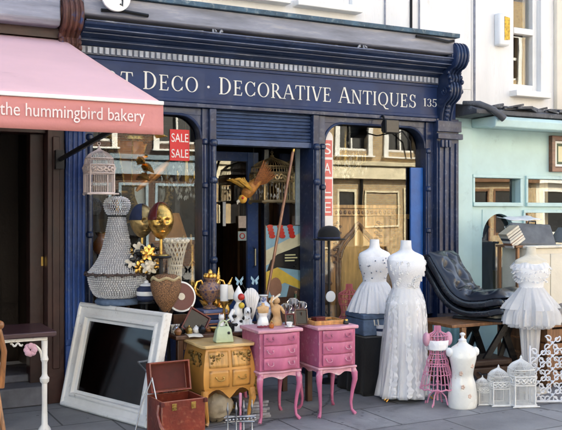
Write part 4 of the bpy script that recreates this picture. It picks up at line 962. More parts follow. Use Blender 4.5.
b = MB(); b.body([(-.0, .012, .012, 0, 0), (.05, .05, .045, 0, 0), (.13, .1, .085, 0, 0), (.22, .128, .1, 0, 0), (.28, .122, .095, 0, 0), (.32, .085, .07, 0, 0), (.33, .03, .03, 0, 0)], 28, 5, cap=True); b.build('basket', WICK, t)
b = MB(); b.tube([(.118*cos(a), .094*sin(a), .292+.01*sin(a*6)) for a in [2*pi*j/30 for j in range(30)]], .012, 6, closed=True); b.build('rim', mat('pale straw rim', (.45, .36, .2), .8), t)
b = MB()
for a in (.5, 2.6, 4.7): b.tube([(.03*cos(a), .03*sin(a), .03), (.07*cos(a), .07*sin(a), -p.z+.005)], .007, 6)
b.build('leg', IRON, t)
# banded pot, tray, picture, urn, cases
def lathething(name, label, cat, loc, parts, group=None, n=24):
    t = thing(name, label, cat, loc, 0, group)
    for nm, pr, m in parts: MB().lathe(pr, n=n).build(nm, m, t)
    return t
p = W(144, 313, 6.86)
t = lathething('banded_pot', 'navy and white banded pot with a lid behind the mirror frame', 'pot', (p.x+.02, 6.86, .90), [('body', [(.05, 0), (.075, .02), (.08, .05)], NAVYC), ('white_band', [(.081, .05), (.084, .06), (.082, .085)], CHINA), ('shoulder', [(.082, .085), (.075, .11), (.05, .13)], NAVYC), ('lid', [(.055, .13), (.05, .145), (.02, .155), (.018, .17), (.004, .18)], CHINA)])
t = thing('plant_stand', 'slim black pedestal under the banded pot', 'stand', (p.x+.02, 6.86, 0))
MB().lathe([(.07, .88), (.075, .885), (.07, .899)], n=20).build('top', IRON, t); MB().lathe([(.09, 0), (.08, .02), (.018, .04), (.014, .879)], n=16).build('stem', IRON, t)
x = on(188, 6.62)
t = thing('round_tray', 'maroon round tray with white rim leaning on the banded cases', 'tray', (x-.02, 6.74, TZ))
b = MB(); b.M = Matrix.Translation((0, 0, .28)) @ Matrix.Rotation(R(78), 4, 'X'); b.lathe([(.115, 0), (.13, .004), (.13, .018), (.116, .02)], n=36); b.build('rim', CHINA, t)
b = MB(); b.M = Matrix.Translation((0, 0, .28)) @ Matrix.Rotation(R(78), 4, 'X'); b.lathe([(.115, .0202), (.115, .024)], n=36); b.build('face', MAROON, t)
b = MB(); b.M = Matrix.Translation((0, 0, .28)) @ Matrix.Rotation(R(78), 4, 'X'); b.lathe([(.03, .0242), (.03, .027)], n=24); b.build('medallion', IVPAP, t)
b = MB(); b.box(-.06, .06, .0, .05, 0, .13); b.build('plate_stand', DWOOD, t)
t = thing('framed_slate', 'black slate board in a red brown frame tipped beside the tray', 'frame', (x-.01, 6.52, TZ+.015), R(-8))
q = Matrix.Rotation(R(32), 4, 'Y') @ Matrix.Rotation(R(-16), 4, 'X')
b = MB(); b.M = q; rectframe(b, .2, .2, [(0, 0), (0, -.02), (.012, -.02), (.016, -.008), (.016, 0)], -.02); b.build('frame', MAROON, t, .002)
b = MB(); b.M = q; b.box(-.085, .085, -.006, -.001, -.005, .165); b.build('slate', BLKEN, t)
x = on(213, 6.7)
for k, (ws, lb) in enumerate(((.27, 'flat painted case with blue and red bands, the lower of two under the urn'), (.22, 'flat painted case with blue and red bands, the upper of two under the urn'))):
    t = thing('banded_case', lb, 'case', (x, 6.74, TZ+.001+k*.085), 0, 'banded cases under the urn')
    b = MB(); b.box(-ws/2, ws/2, -.1, .1, 0, .038); b.build('base', NAVYC, t, .006)
    MB().box(-ws/2-.004, ws/2+.004, -.104, .104, .039, .05).build('band', mat('terracotta band', (.4, .16, .09), .5) if k == 0 else bpy.data.materials['terracotta band'], t, .002)
    MB().box(-ws/2, ws/2, -.1, .1, .051, .08).build('lid', mat('dusty blue lid', (.1, .13, .25), .5, c2=(.4, .3, .2), c2a=.3) if k == 0 else bpy.data.materials['dusty blue lid'], t, .006)
t = thing('painted_urn', 'dark patterned urn with gilt handles on top of the banded cases', 'urn', (x-.01, 6.74, TZ+.17))
MB().lathe([(.06, .0), (.06, .012), (.02, .03), (.022, .05), (.075, .1), (.1, .16), (.085, .2), (.045, .23), (.06, .262), (.045, .262)], n=28).build('bowl', URNM, t)
for sx in (-1, 1): b = MB(); b.tube([(sx*.08, 0, .1), (sx*.125, 0, .13), (sx*.14, 0, .18), (sx*.12, 0, .23), (sx*.085, 0, .24), (sx*.07, 0, .21)], .011, 8); b.build('handle', GOLD, t)
b = MB()
for k in range(7): a = 2*pi*k/7; b.ball((.04*cos(a), .04*sin(a), .275), (.02, .02, .028), 8, 6)
b.ball((0, 0, .3), (.022, .022, .035)); b.build('gilt_crown', GOLD, t)
t = thing('pillar_candle', 'white pillar candle on a gilt holder beside the dark urn', 'candle', (on(224, 6.62), 6.62, TZ))
MB().lathe([(.032, .24), (.034, .245), (.034, .375), (.03, .38)], n=20).build('wax', CHINA, t); MB().lathe([(.045, 0), (.04, .015), (.012, .03), (.016, .1), (.01, .18), (.04, .23), (.042, .239)], n=18).build('holder', GOLD, t)
# green bag on commode
t = thing('handbag', 'pale green enamel handbag shape standing on the golden commode', 'bag', (2.71, 6.14, .626), R(-6))
b = MB(); b.loft([[(x*s, y*s2, z) for x, y in ((-.075, -.045), (.075, -.045), (.075, .045), (-.075, .045))] for s, s2, z in ((.92, .9, 0), (1.0, 1, .01), (.8, .6, .1), (.62, .35, .125))]); b.build('body', PGREEN, t, .008)
b = MB(); b.tube([(-.035, 0, .12), (-.03, 0, .15), (.0, -.01, .172), (.025, 0, .16), (.04, 0, .125)], .0075, 8); b.tube([(.0, .0, .12), (.03, 0, .165), (.055, 0, .18)], .006, 6); b.build('handle', PGREEN, t)
b = MB(); b.ball((.035, -.036, .075), (.012, .01, .012)); b.build('clasp', BLKEN, t)
# clutter along the front edge of the display table and the commode top
def cup(m, label, loc, r, h): return lathething('small_cup', label, 'cup', loc, [('bowl', [(r*.5, 0), (r*.55, h*.05), (r, h*.6), (r*.98, h), (r*.85, h), (r*.8, h*.6)], m)], 'little cups on the dark table')
bits = [(168, 6.5, 'w'), (176, 6.46, 'b'), (183, 6.52, 'd'), (190, 6.45, 'g'), (197, 6.5, 'w'), (203, 6.46, 'd'), (209, 6.52, 'b'), (160, 6.5, 's')]
names = {'w': ('white_jar', CHINA, 'white china jar'), 'b': ('brown_jar', MWOOD, 'turned brown wooden jar'), 'd': ('black_pot', BLKEN, 'small black pot'), 'g': ('brass_bell', BRASS, 'little brass bell'), 's': ('silver_pot', STEEL, 'little silver pot')}
where = ['near the table end by the mirror', 'beside the framed slate', 'in front of the tray', 'in front of the banded cases', 'in front of the urn', 'behind the commode ornament', 'near the green handbag', 'nearest the wicker heart']
for k, (px, y, c) in enumerate(bits):
    nm, m, lb = names[c]; h = (.075, .06, .09, .07, .06, .07, .05, .08)[k]; r = .03
    t = thing(nm, lb+' '+where[k], 'pot', (max(2.46, on(px, y)), y+.02, TZ+.001))
    MB().lathe([(r*.7, 0), (r, h*.25), (r*1.05, h*.5), (r*.6, h*.78)], n=16).build('body', m, t); MB().lathe([(r*.62, h*.785), (r*.66, h*.84), (r*.2, h*.92), (r*.18, h), (.002, h*1.05)], n=14).build('lid', m, t)
for k, (px, y, m, lb) in enumerate(((171, 6.62, IVPAP, 'cream card box behind the little jars'), (200, 6.60, MWOOD, 'brown trinket box in front of the banded cases'), (233, 6.50, BLKEN, 'black trinket box behind the green handbag'))):
    t = thing('trinket_box', lb, 'box', (max(2.5, on(px, y)), y, TZ+.001), R(12*k-8), 'trinket boxes'); MB().box(-.05, .05, -.035, .035, 0, .05).build('body', m, t, .003); MB().box(-.052, .052, -.037, .037, .051, .064).build('lid', m, t, .003)
# ---------------------------------------------------------------- figurines
t = thing('clown_figurine', 'white clown figurine with a red and a yellow pompom behind the green bag', 'figurine', (on(238.5, 6.5), 6.5, TZ))
b = MB(); b.body([(0, .07, .06, 0, 0), (.05, .068, .058, 0, 0), (.1, .045, .04, 0, 0), (.15, .05, .045, 0, 0), (.2, .04, .035, 0, 0), (.235, .022, .02, 0, 0), (.26, .042, .042, 0, 0), (.295, .045, .045, 0, 0), (.325, .03, .03, 0, 0), (.375, .004, .004, 0, 0)], 20, 4); b.build('body', CHINA, t)
b = MB(); b.ball((0, -.055, .285), .03); b.build('red_pompom', REDPOT, t); b = MB(); b.ball((0, -.062, .215), .026); b.build('yellow_pompom', YELP, t)
for sx in (-1, 1): b = MB(); b.tube([(sx*.045, 0, .17), (sx*.087, -.02, .125), (sx*.075, -.05, .085)], [.02, .017, .014], 8); b.build('arm', CHINA, t)
b = MB()
for k in range(5): b.ball((.055*cos(k*2.4), -.042, .03+.024*k), (.02, .012, .014), 8, 6)
b.build('black_spot', BLKEN, t)
def dogfig(label, loc, s, rz, m=CHINA):
    t = thing('dog_figurine', label, 'figurine', loc, rz); t.scale = (s, s, s)
    b = MB(); b.body([(0, .05, .06, 0, .01), (.04, .055, .065, 0, .01), (.1, .045, .045, 0, -.005), (.15, .032, .032, 0, -.02), (.18, .034, .036, 0, -.025), (.215, .03, .032, 0, -.03), (.235, .008, .01, 0, -.03)], 18, 4)
    b.body([(.175, .02, .02, 0, -.06), (.19, .024, .034, 0, -.06), (.205, .016, .02, 0, -.055)], 12, 3)
    for sx in (-1, 1): b.tube([(sx*.03, -.03, .11), (sx*.032, -.055, .06), (sx*.032, -.06, .012), (sx*.032, -.075, .01)], [.018, .014, .012, .012], 8); b.tube([(sx*.05, .02, .05), (sx*.055, -.03, .02), (sx*.055, -.06, .012)], [.025, .018, .012], 8)
    b.build('body', m, t)
    b = MB()
    for sx in (-1, 1): b.ball((sx*.036, -.02, .2), (.012, .02, .032), 8, 6)
    b.ball((0, -.095, .193), .009, 8, 6); b.ball((-.02, .045, .07), (.035, .02, .03)); b.build('black_patch', BLKEN, t); return t
dogfig('white china dog with black ears, the larger one beside the clown figurine', (on(247, 6.46), 6.46, TZ), .85, R(-20)); dogfig('small white china dog with black ears in front of the clown figurine', (on(252, 6.34)-.02, 6.45, TZ), .55, R(25))
t = thing('paper_kite', 'white folded paper fan standing behind the china dogs', 'fan', (on(252, 6.6), 6.62, TZ), R(-10))
b = MB(); b.surf(lambda u, v: ((.02+.1*v)*sin(-.6+1.3*u), .006*cos(u*40), (.08+.26*v)*cos(-.6+1.3*u)), 26, 3); b.build('fan_leaf', SALEW, t, solid=.003); MB().tube([(0, 0, 0), (0, 0, .1)], .006).build('stick', MWOOD, t)
t = thing('butterfly_pick', 'pair of pale blue paper butterflies on a wire behind the figurines', 'ornament', (on(247, 6.72), 6.72, TZ))
b = MB(); b.tube([(0, 0, 0), (0, 0, .3), (-.07, 0, .40)], .003, 5); b.tube([(0, 0, .3), (.07, 0, .40)], .003, 5); b.build('wire', IRON, t)
for cx_, s_ in ((-.075, -1), (.075, 1)):
    b = MB()
    for sx in (-1, 1): b.prism([(cx_, .395), (cx_+sx*.036, .435), (cx_+sx*.04, .41), (cx_+sx*.024, .392), (cx_+sx*.032, .368), (cx_+sx*.014, .356)], -.003+sx*.001, .001+sx*.001, 'xz')
    b.build('butterfly', PBLUE, t)
# on the first pink cabinet
C1 = .731
def bust(label, px, y, s, m, m2, z):
    t = thing('torso_figurine', label, 'figurine', (on(px, y), y, z), R(-8)); t.scale = (s, s, s)
    b = MB(); b.body([(0, .06, .05, 0, 0), (.03, .066, .054, 0, 0), (.07, .06, .05, 0, 0), (.115, .045, .036, 0, 0), (.155, .06, .046, 0, -.004)], 22, 4); b.build('corset', m, t)
    b = MB(); b.body([(.156, .06, .046, 0, -.004), (.19, .066, .046, 0, -.004), (.215, .072, .036, 0, 0), (.228, .045, .026, 0, 0), (.24, .02, .02, 0, 0), (.265, .018, .018, 0, 0)], 22, 4); b.build('shoulders', m2, t); return t
bust('small white corset torso with tan shoulders on a pink cabinet', 263, 6.1, .72, CHINA, TANP, C1)
t = thing('carved_figurine', 'tan carved figure with raised arm next to the white corset torso', 'figurine', (on(276, 6.14), 6.14, C1), R(10))
b = MB(); b.body([(0, .05, .045, 0, 0), (.03, .05, .045, 0, 0), (.07, .032, .03, .01, 0), (.12, .04, .034, -.005, 0), (.155, .042, .028, 0, 0), (.172, .016, .016, 0, 0), (.185, .026, .028, .005, 0), (.21, .024, .026, .006, 0), (.228, .006, .006, .006, 0)], 18, 4); b.tube([(-.035, 0, .155), (-.06, -.01, .19), (-.045, -.01, .235)], [.014, .012, .01], 8); b.tube([(.038, 0, .15), (.06, -.02, .11), (.045, -.05, .1)], [.014, .012, .01], 8); b.build('body', TANP, t)
b = MB(); b.prism([(-.075, .2), (.03, .255), (.04, .245), (-.07, .185)], -.012, -.006, 'xz'); b.build('scroll', IVPAP, t)
def goblet(label, px, y, h, z, m=STEEL):
    t = lathething('silver_cup', label, 'cup', (on(px, y), y, z), [('bowl', [(.008, h*.45), (.026, h*.55), (.034, h*.75), (.036, h), (.031, h), (.028, h*.72)], m), ('foot', [(.03, 0), (.028, h*.06), (.008, h*.14), (.012, h*.3), (.007, h*.44)], m)], 'silver cups on the pink cabinet')
    for sx in (-1, 1): b = MB(); b.tube([(sx*.03, 0, h*.65), (sx*.05, 0, h*.72), (sx*.052, 0, h*.88), (sx*.035, 0, h*.95)], .004, 6); b.build('handle', m, t)
goblet('silver two handled cup beside the tan carved figure', 286, 6.2, .16, C1); goblet('tall silver two handled cup between two other silver cups', 293, 6.22, .2, C1); goblet('silver two handled cup nearest the door post', 301, 6.22, .17, C1)
for px, y, s, lb in ((290.5, 6.04, .1, 'black picture frame, the smaller of two on the pink cabinet edge'), (302, 6.05, .13, 'black picture frame, the larger of two on the pink cabinet edge')):
    t = thing('picture_frame', lb, 'picture frame', (on(px, y), y, C1), R(-6), 'black picture frames')
    q = Matrix.Rotation(R(-12), 4, 'X')
    b = MB(); b.M = q; rectframe(b, s*.85, s, [(0, .004), (0, -.008), (.008, -.01), (.012, -.004), (.012, .004)]); b.build('frame', MAROON if s < .12 else DWOOD, t)
    b = MB(); b.M = q; b.box(-s*.38, s*.38, -.002, .002, .01, s-.01); b.build('picture', BLKEN, t)
    b = MB(); b.tube([(0, .004, s*.8), (0, .05, .0)], .004, 5); b.build('strut', DWOOD, t)
b = MB()
for k in range(22): b.tube([(.01*cos(a)+.05*cos(k*.29)*1.2, .01*sin(a)+.02*sin(k*.29), .008+.004*(k % 2)) for a in [2*pi*i/8 for i in range(8)]], .0035, 4, closed=True)
t = tag(b.build('bead_necklace', mat('dark red beads', (.25, .03, .05), .25)), 'dark red bead necklace lying on the pink cabinet with figurines', 'necklace'); t.location = (3.03, 6.04, C1)
t = thing('wooden_tray', 'pale wooden tray lying on the second pink cabinet', 'tray', (3.58, 6.06, .731), R(-3))
MB().box(-.14, .14, -.11, .11, 0, .012).build('tray_base', TWOOD, t, .002); b = MB(); rectframe(b, .28, .22, [(0, 0)]) if False else None
b = MB()
for a in ((-.14, .14, -.11, -.1), (-.14, .14, .1, .11), (-.14, -.13, -.0995, .0995), (.13, .14, -.0995, .0995)): b.box(*a, .0125, .035)
b.build('tray_rim', TWOOD, t, .002)
# ---------------------------------------------------------------- dress forms
def torso(s=1, c=(0, 0, 0), arms=False):
    return [(0, .165, .13), (.06, .17, .135), (.13, .135, .105), (.18, .118, .092), (.24, .125, .1), (.32, .155, .118), (.38, .165, .115), (.43, .17, .1), (.462, .16, .088), (.485, .118, .072), (.505, .074, .058), (.53, .052, .05), (.6, .046, .046)]
def tor(mb, z0, s=1, fl=None, cut=None, hi=None, am=0):
    P_ = [(z0+z*s, rx*s, ry*s, 0, -.012*s*math.exp(-((z-.36)/.06)**2), am) for z, rx, ry in torso() if (cut is None or z >= cut) and (hi is None or z <= hi)]
    mb.body(P_, 40, 5, fl); return mb
fold = lambda a, z: .55*sin(a*11+z*3)+.35*sin(a*19+1.7-z*5)+.2*sin(a*5+z*8)
# lace gown on a gold tripod
p = G(410, 401)
t = thing('dress_form', 'tall dress form wearing a long white lace gown on a gilt stand', 'mannequin', (p.x, p.y+.06, 0), R(-12))
b = MB(); tor(b, .80, 1.0); b.build('torso', mat('white jersey', (.78, .78, .78), .85, bump=.1), t)
b = MB(); b.M = Matrix.Diagonal((1.045, 1.055, 1, 1)); tor(b, .80, 1.0, hi=.435, cut=.1); b.build('bodice', WLACE, t)
b = MB(); b.body([(.98, .122, .098, 0, 0, .01), (.9, .148, .12, 0, 0, .03), (.8, .166, .136, 0, 0, .05), (.6, .172, .15, 0, .01, .08), (.4, .18, .165, -.005, .02, .1), (.2, .192, .185, -.01, .03, .13), (.05, .208, .2, -.015, .03, .15)], 150, 8, lambda a, z: .5*sin(a*17+z*2)+.3*sin(a*29+1.7-z*3)+.3*sin(a*7+z*4), cap=False); sk_ = b.build('skirt', WLACE, t, solid=.004)
b = MB()
SKR = crom([(.93, .14, .114), (.8, .168, .14), (.6, .176, .155), (.4, .185, .17), (.2, .198, .19), (.06, .214, .206)], 8)
for k in range(13):                                                    # scalloped lace falls running down the skirt
    a0_ = 2*pi*(k+.3*(k % 2))/13
    def fn(u, v, a0_=a0_, k=k):
        i = u*(len(SKR)-1); q = min(int(i), len(SKR)-2); f_ = i-q; z, rx, ry = [SKR[q][m]*(1-f_)+SKR[q+1][m]*f_ for m in range(3)]
        wv = .03*sin(u*38+k*2)+.02*sin(u*17+k); a = a0_+(v-.5)*(.2+.05*sin(u*90+k)+.04*sin(u*41+3*k))+wv; o = .006+.006*sin(u*47+k*1.7)*(v-.3)+.003*sin(u*130+2*k)*v
        return (cos(a)*(rx*1.05+o), .01+sin(a)*(ry*1.05+o)+.02*(1-u)*0, z)
    b.surf(fn, 150, 5)
b.build('lace_fall', net('sheer lace', (.8, .8, .79), .72), sk_)
b = MB(); b.body([(.985, .126, .102, 0, 0, .02), (.85, .17, .138, 0, 0, .04), (.6, .19, .166, 0, .01, .08), (.3, .205, .195, -.008, .025, .12), (.04, .228, .22, -.02, .03, .17)], 160, 8, lambda a, z: .5*sin(a*9+z*4)+.35*sin(a*21+1.7-z*3)+.3*sin(a*4+z*3), cap=False); b.build('net_overskirt', net('sheer net', (.8, .8, .8), .38), sk_)
SH = crom([(q[0]+.8, q[1]*1.05, q[2]*1.06) for q in torso()], 6)
for k in range(30):
    a = pi+rnd(.15, pi-.15); z = rnd(.98, 1.22); q = min(SH, key=lambda s_: abs(s_[0]-z)); b = MB()
    for j in range(5): b.ball((cos(a)*q[1]+.011*cos(j*1.257)*abs(sin(a)), sin(a)*q[2]-.006, z+.013*sin(j*1.257)), (.008, .006, .009), 6, 4)
    b.build('lace_flower', WLACE2, t)
b = MB()
for a in (R(200), R(340), R(90)): b.tube([(0, 0, .2), (.1*cos(a), .1*sin(a), .11), (.19*cos(a), .19*sin(a), .05), (.235*cos(a), .235*sin(a), .012), (.255*cos(a), .255*sin(a), .03), (.235*cos(a), .235*sin(a), .045)], .008, 8)
b.tube([(0, 0, .1), (0, 0, .85)], .014, 8); b.build('stand', GOLD, t)
# corset torso with tutu on the black clothed table
Yt = 6.62
p = W(374.5, 311, Yt)
t = thing('dress_form', 'white studded corset torso with short tutu on the black clothed table', 'mannequin', (p.x, Yt, p.z), R(-8))
z0 = p.z
b = MB(); tor(b, .11, .93); b.build('torso', bpy.data.materials['white jersey'], t)
b = MB(); b.M = Matrix.Diagonal((1.045, 1.055, 1, 1)); tor(b, .11, .93, hi=.435, cut=.12); b.build('corset', WLACE, t)
NET0 = net('dense white netting', (.8, .8, .81), .75)
b = MB()
for q, (f1, f2, s_) in enumerate(((19, 33, 1), (27, 15, .92), (23, 41, .84))):
    b.body([(.275, .115, .09, 0, 0, .01), (.22, .15, .125, 0, 0, .05), (.14, .19*s_, .165*s_, 0, 0, .07), (.05, .225*s_, .2*s_, 0, 0, .09), (.0, .238*s_, .212*s_, 0, 0, .1)], 150, 6, lambda a, z: .55*sin(a*f1+q)+.35*sin(a*f2+z*6)+.3*sin(a*5+q), cap=False)
b.build('tutu', NET0, t)
b = MB(); b.lathe([(.1, .0), (.1, .02), (.02, .03), (.02, .14)], n=20); b.build('base', DWOOD, t)
for k in range(46): b = MB(); a = rnd(0, 2*pi); z = rnd(.29, .5); q = (.118+.05*max(0, (z-.33)/.1 if z < .43 else 1)); b.ball((cos(a)*q*.96, sin(a)*q*.74-.01, z), (.008, .008, .008), 6, 4); b.build('stud', STEEL, t)
t = thing('denim_trunk', 'faded blue denim trunk under the corset torso on black cloth', 'trunk', (p.x+.0, Yt+.02, z0-.207), R(-3))
MB().box(-.2, .185, -.17, .17, 0, .15).build('body', DENIM, t, .012); MB().box(-.206, .191, -.176, .176, .152, .202).build('lid', DENIM, t, .012)
b = MB(); b.tube([(.06, -.185, .19), (.10, -.2, .13), (.13, -.21, .05)], .006, 6); b.tube([(-.1, -.18, .15), (-.1, -.195, .1), (-.06, -.195, .1), (-.06, -.18, .15)], .006, 6); b.build('strap', IVPAP, t)
zt = z0-.209
t = thing('clothed_table', 'small table covered to the ground with black cloth', 'table', (p.x+.02, Yt, 0))
MB().box(-.25, .25, -.2, .2, zt-.03, zt-.006).build('table_top', DWOOD, t)
for sx in (-.23, .23):
    for sy in (-.18, .18): MB().box(sx-.015, sx+.015, sy-.015, sy+.015, 0, zt-.031).build('leg', DWOOD, t)
def cl(u, v):
    a = 2*pi*u; c_, s_ = cos(a), sin(a); k = 1/max(abs(c_), abs(s_)); q = min(1, max(0, (v-.25)/.75))
    r = min(1, v/.25)
    return ((.255+.03*q+.012*q*sin(a*13))*c_*k*r, (.205+.03*q+.012*q*sin(a*11+1))*s_*k*r, zt-.003-q*(zt-.008))
b = MB(); b.surf(cl, 160, 16, wrap=True); b.build('cloth', BLACKC, t, solid=.004)
p2 = W(388, 337, 6.36)
t = thing('enamel_mug', 'blue and white banded mug beside the lace gown', 'mug', (p2.x-.0, 6.47, zt+.004)); MB().lathe([(.045, 0), (.048, .04)], n=20).build('base_band', CHINA, t); MB().lathe([(.0485, .041), (.05, .065)], n=20).build('blue_band', NAVYC, t); MB().lathe([(.0505, .066), (.052, .1), (.046, .1), (.044, .07)], n=20).build('rim', CHINA, t)
# pink wire dress form
def wireform(name, label, loc, s, m, skirt, rz=0, stand=True, nw=18):
    t = thing(name, label, 'mannequin', loc, rz)
    zb = .28*s if stand else .02
    P_ = crom([(z*s, rx*s, ry*s) for z, rx, ry in torso()], 3); b = MB()
    def pt(a, q): return (cos(a)*q[1], sin(a)*q[2], q[0]+zb+skirt*s)
    for k in range(nw): a = 2*pi*k/nw; b.tube([pt(a, q) for q in P_], .0036*s/.75*1.2, 4)
    for i in (0, 5, 9, 14, 18, 23): b.tube([pt(2*pi*k/30, P_[i]) for k in range(30)], .0048*s/.75*1.2, 5, closed=True)
    b.build('wire_torso', m, t)
    b = MB()
    sk = crom([(skirt*s+.02, .165*s, .13*s), (skirt*s*.8, .2*s, .165*s), (skirt*s*.45, .235*s, .2*s), (0, .265*s, .23*s)], 4)
    for k in range(nw+8): a = 2*pi*k/(nw+8); b.tube([(cos(a)*rx, sin(a)*ry, z+zb) for z, rx, ry in sk], .0036*s/.75*1.2, 4)
    for i in (0, 6, len(sk)-1):
        z, rx, ry = sk[i]; b.tube([(cos(2*pi*k/40)*rx, sin(2*pi*k/40)*ry, z+zb+(.006*sin(2*pi*k/40*12) if i else 0)) for k in range(40)], (.009 if i == len(sk)-1 else .005)*s/.75, 5, closed=True)
    b.build('wire_skirt', m, t)
    if stand:
        b = MB(); b.tube([(0, 0, .05), (0, 0, zb+skirt*s+.5*s)], .013*s/.75, 8); b.lathe([(.02*s, .2), (.03*s, .21), (.02*s, .22)], n=12)
        for k in range(4):
            a = pi/4+k*pi/2; b.tube([(0, 0, .1), (.05*s*cos(a), .05*s*sin(a), .13), (.13*s*cos(a), .13*s*sin(a), .09), (.165*s*cos(a), .165*s*sin(a), .02), (.2*s*cos(a), .2*s*sin(a), .012), (.19*s*cos(a), .19*s*sin(a), .035)], .009*s/.75, 6)
        b.build('stand', m, t)
    return t
p = G(437.5, 406)
t = wireform('wire_dress_form', 'pink wire dress form with skirt and curled feet beside the white gown', (p.x, p.y, 0), .56, PINKI, .34, R(-15))
zz = (.28+.34)*.56
b = MB(); b.body([(zz+.24*.56, .082, .07, 0, 0, .03), (zz+.32*.56, .09, .072, 0, -.003, .03), (zz+.385*.56, .096, .07, 0, 0, .03)], 40, 4, fold, cap=False); b.build('lace_band', TULLE, t, solid=.003)
for sx in (-1, 1): b = MB(); b.ball((sx*.1, 0, zz+.40*.56), (.032, .04, .06), 12, 8); b.build('puff_sleeve', mat('pink organza', (.6, .32, .4), .8, bump=.5) if sx < 0 else bpy.data.materials['pink organza'], t)
p = W(347, 330, 7.12)
wireform('wire_dress_form', 'faded red wire dress form standing against the shop window', (p.x, 7.08, 0), .66, REDI, .55, R(-10)).scale = (1, 1, 1.0)
# floral china form
p = G(462.5, 407)
t = thing('china_dress_form', 'white china dress form painted with faint flowers on the pavement', 'mannequin', (p.x, p.y, 0), R(-15))
b = MB(); b.body([(0, .118, .095, 0, 0), (.02, .125, .1, 0, 0), (.1, .125, .1, 0, 0), (.2, .112, .09, 0, 0), (.27, .092, .075, 0, 0), (.34, .1, .08, 0, -.005), (.42, .118, .088, 0, -.008), (.475, .12, .08, 0, 0), (.505, .1, .066, 0, 0), (.527, .065, .05, 0, 0), (.545, .04, .036, 0, 0), (.562, .032, .03, 0, 0)], 36, 5); b.build('body', SPECK, t)
b = MB(); b.lathe([(.034, .562), (.036, .57), (.014, .585), (.012, .6), (.024, .612), (.024, .622), (.01, .632)], n=16); b.build('neck_cap', CHINA, t)
for sx in (-1, 1): b = MB(); b.ball((sx*.118, 0, .468), (.03, .045, .04), 14, 8); b.build('shoulder_cap', CHINA, t)
for cx_, cz_ in ((.02, .11), (-.05, .3), (.05, .36), (-.04, .19)):
    b = MB()
    for k in range(5): a = k*1.256; b.ball((cx_+.01*cos(a), -.101+(.022 if cz_ > .25 else .003), cz_+.012*sin(a)), (.009, .004, .009), 7, 5)
    b.build('painted_flower', mat('faded coral flower', (.62, .46, .38), .4, var=.3) if cz_ == .11 else bpy.data.materials['faded coral flower'], t)
# ---------------------------------------------------------------- trestle, chaise and things below
TY = 6.28
a_, b_ = W(446, 320, TY), W(514, 322, TY)
tz = .615
t = thing('trestle_bench', 'wooden trestle bench with black crossed legs holding the leather lounge chair', 'bench', (0, 0, 0))
X_0, X_1 = 5.0, 5.86
MB().box(X_0, X_1, TY-.12, TY+.42, tz-.03, tz).build('bench_top', MWOOD, t, .005)
for y in (TY-.1, TY+.4): MB().box(X_0+.12, X_0+.17, y-.02, y+.02, 0, tz-.031).build('post', MWOOD, t, .003)
for y in (TY-.09, TY+.36):
    MB().prism([(X_0+.2, 0.02), (X_0+.26, 0.0), (X_1-.12, tz-.032), (X_1-.2, tz-.032)], y, y+.025, 'xz').build('crossed_leg', BLKEN, t)
    MB().prism([(X_1+.02, 0.0), (X_1+.09, 0.0), (X_1-.16, tz-.032), (X_1-.24, tz-.032)], y+.028, y+.053, 'xz').build('crossed_leg', BLKEN, t)
    MB().prism([(X_0+.52, 0.0), (X_0+.57, 0.0), (X_1-.02, tz-.032), (X_1-.08, tz-.032)], y+.056, y+.08, 'xz').build('crossed_leg', BLKEN, t)
# lounge chair: one leather shell (back rising to the left) with buttoned pad
t = thing('lounge_chair', 'black buttoned leather lounge chair on the trestle bench', 'chair', (5.58, TY+.14, tz+.05), R(-67))
def shell(off, th, x0=0):
    path = crom([(-.5, .56), (-.44, .46), (-.36, .34), (-.27, .21), (-.17, .125), (-.04, .085), (.12, .095), (.26, .125), (.36, .135)], 6)
    return path
path = shell(0, 0)
def prism_path(path, t0, t1, w, mb):
    rings = []
    for i, (x, z) in enumerate(path):
        a = path[max(0, i-1)]; c = path[min(len(path)-1, i+1)]; d = Vector((c[0]-a[0], 0, c[1]-a[1])).normalized(); n_ = Vector((-d.z, 0, d.x)); n_ = -n_ if n_.z < 0 and n_.x < 0 else n_
        e = min(1, min(i, len(path)-1-i)/3); p0 = Vector((x, 0, z))+n_*t0; p1 = Vector((x, 0, z))+n_*(t0+(t1-t0)*(.45+.55*e)); ww = w*(.93+.07*e)
        m_ = (p0+p1)/2; h = (p1-p0)/2; R2 = []
        for k in range(20):
            a2 = 2*pi*k/20; cy, cz = cos(a2), sin(a2); sg = lambda v: math.copysign(abs(v)**.45, v)
            R2.append(m_+Vector((0, sg(cy)*ww/2, 0))+h*sg(cz))
        rings.append(R2)
    mb.loft(rings)
b = MB(); prism_path(path, -.11, -.03, .5, b); prism_path(path, -.025, .065, .53, b); b.build('shell', LEATH, t)
b = MB()
pp = path
def pad(u, v):
    i = u*(len(pp)-1); k = min(int(i), len(pp)-2); f_ = i-k; x = pp[k][0]*(1-f_)+pp[k+1][0]*f_; z = pp[k][1]*(1-f_)+pp[k+1][1]*f_
    d = Vector((pp[k+1][0]-pp[k][0], 0, pp[k+1][1]-pp[k][1])).normalized(); n_ = Vector((-d.z, 0, d.x)); 
    if n_.x < 0 and n_.z < 0: n_ = -n_
    U, V = u*5.0, v*3.0
    r_ = min(math.hypot((U-ii-(.5 if jj % 2 else 0))*1.0, (V-jj-.5)*1.0) for ii in range(7) for jj in range(3))
    dm = math.hypot(min(u, 1-u)*8, 0); e = min(1, (min(u, 1-u)*9))**.5*min(1, min(v, 1-v)*6)**.5
    puff = .085*e-.055*math.exp(-(r_/.24)**1.5)*e
    return tuple(Vector((x, (v-.5)*.5, z))+n_*(.058+puff))
b.surf(pad, 120, 60); pd = b.build('buttoned_pad', mat('blue black glossy leather', (.01, .013, .022), .34, var=.2, bump=.1, bsc=90, coat=.35), t, sharp=80)
b = MB()
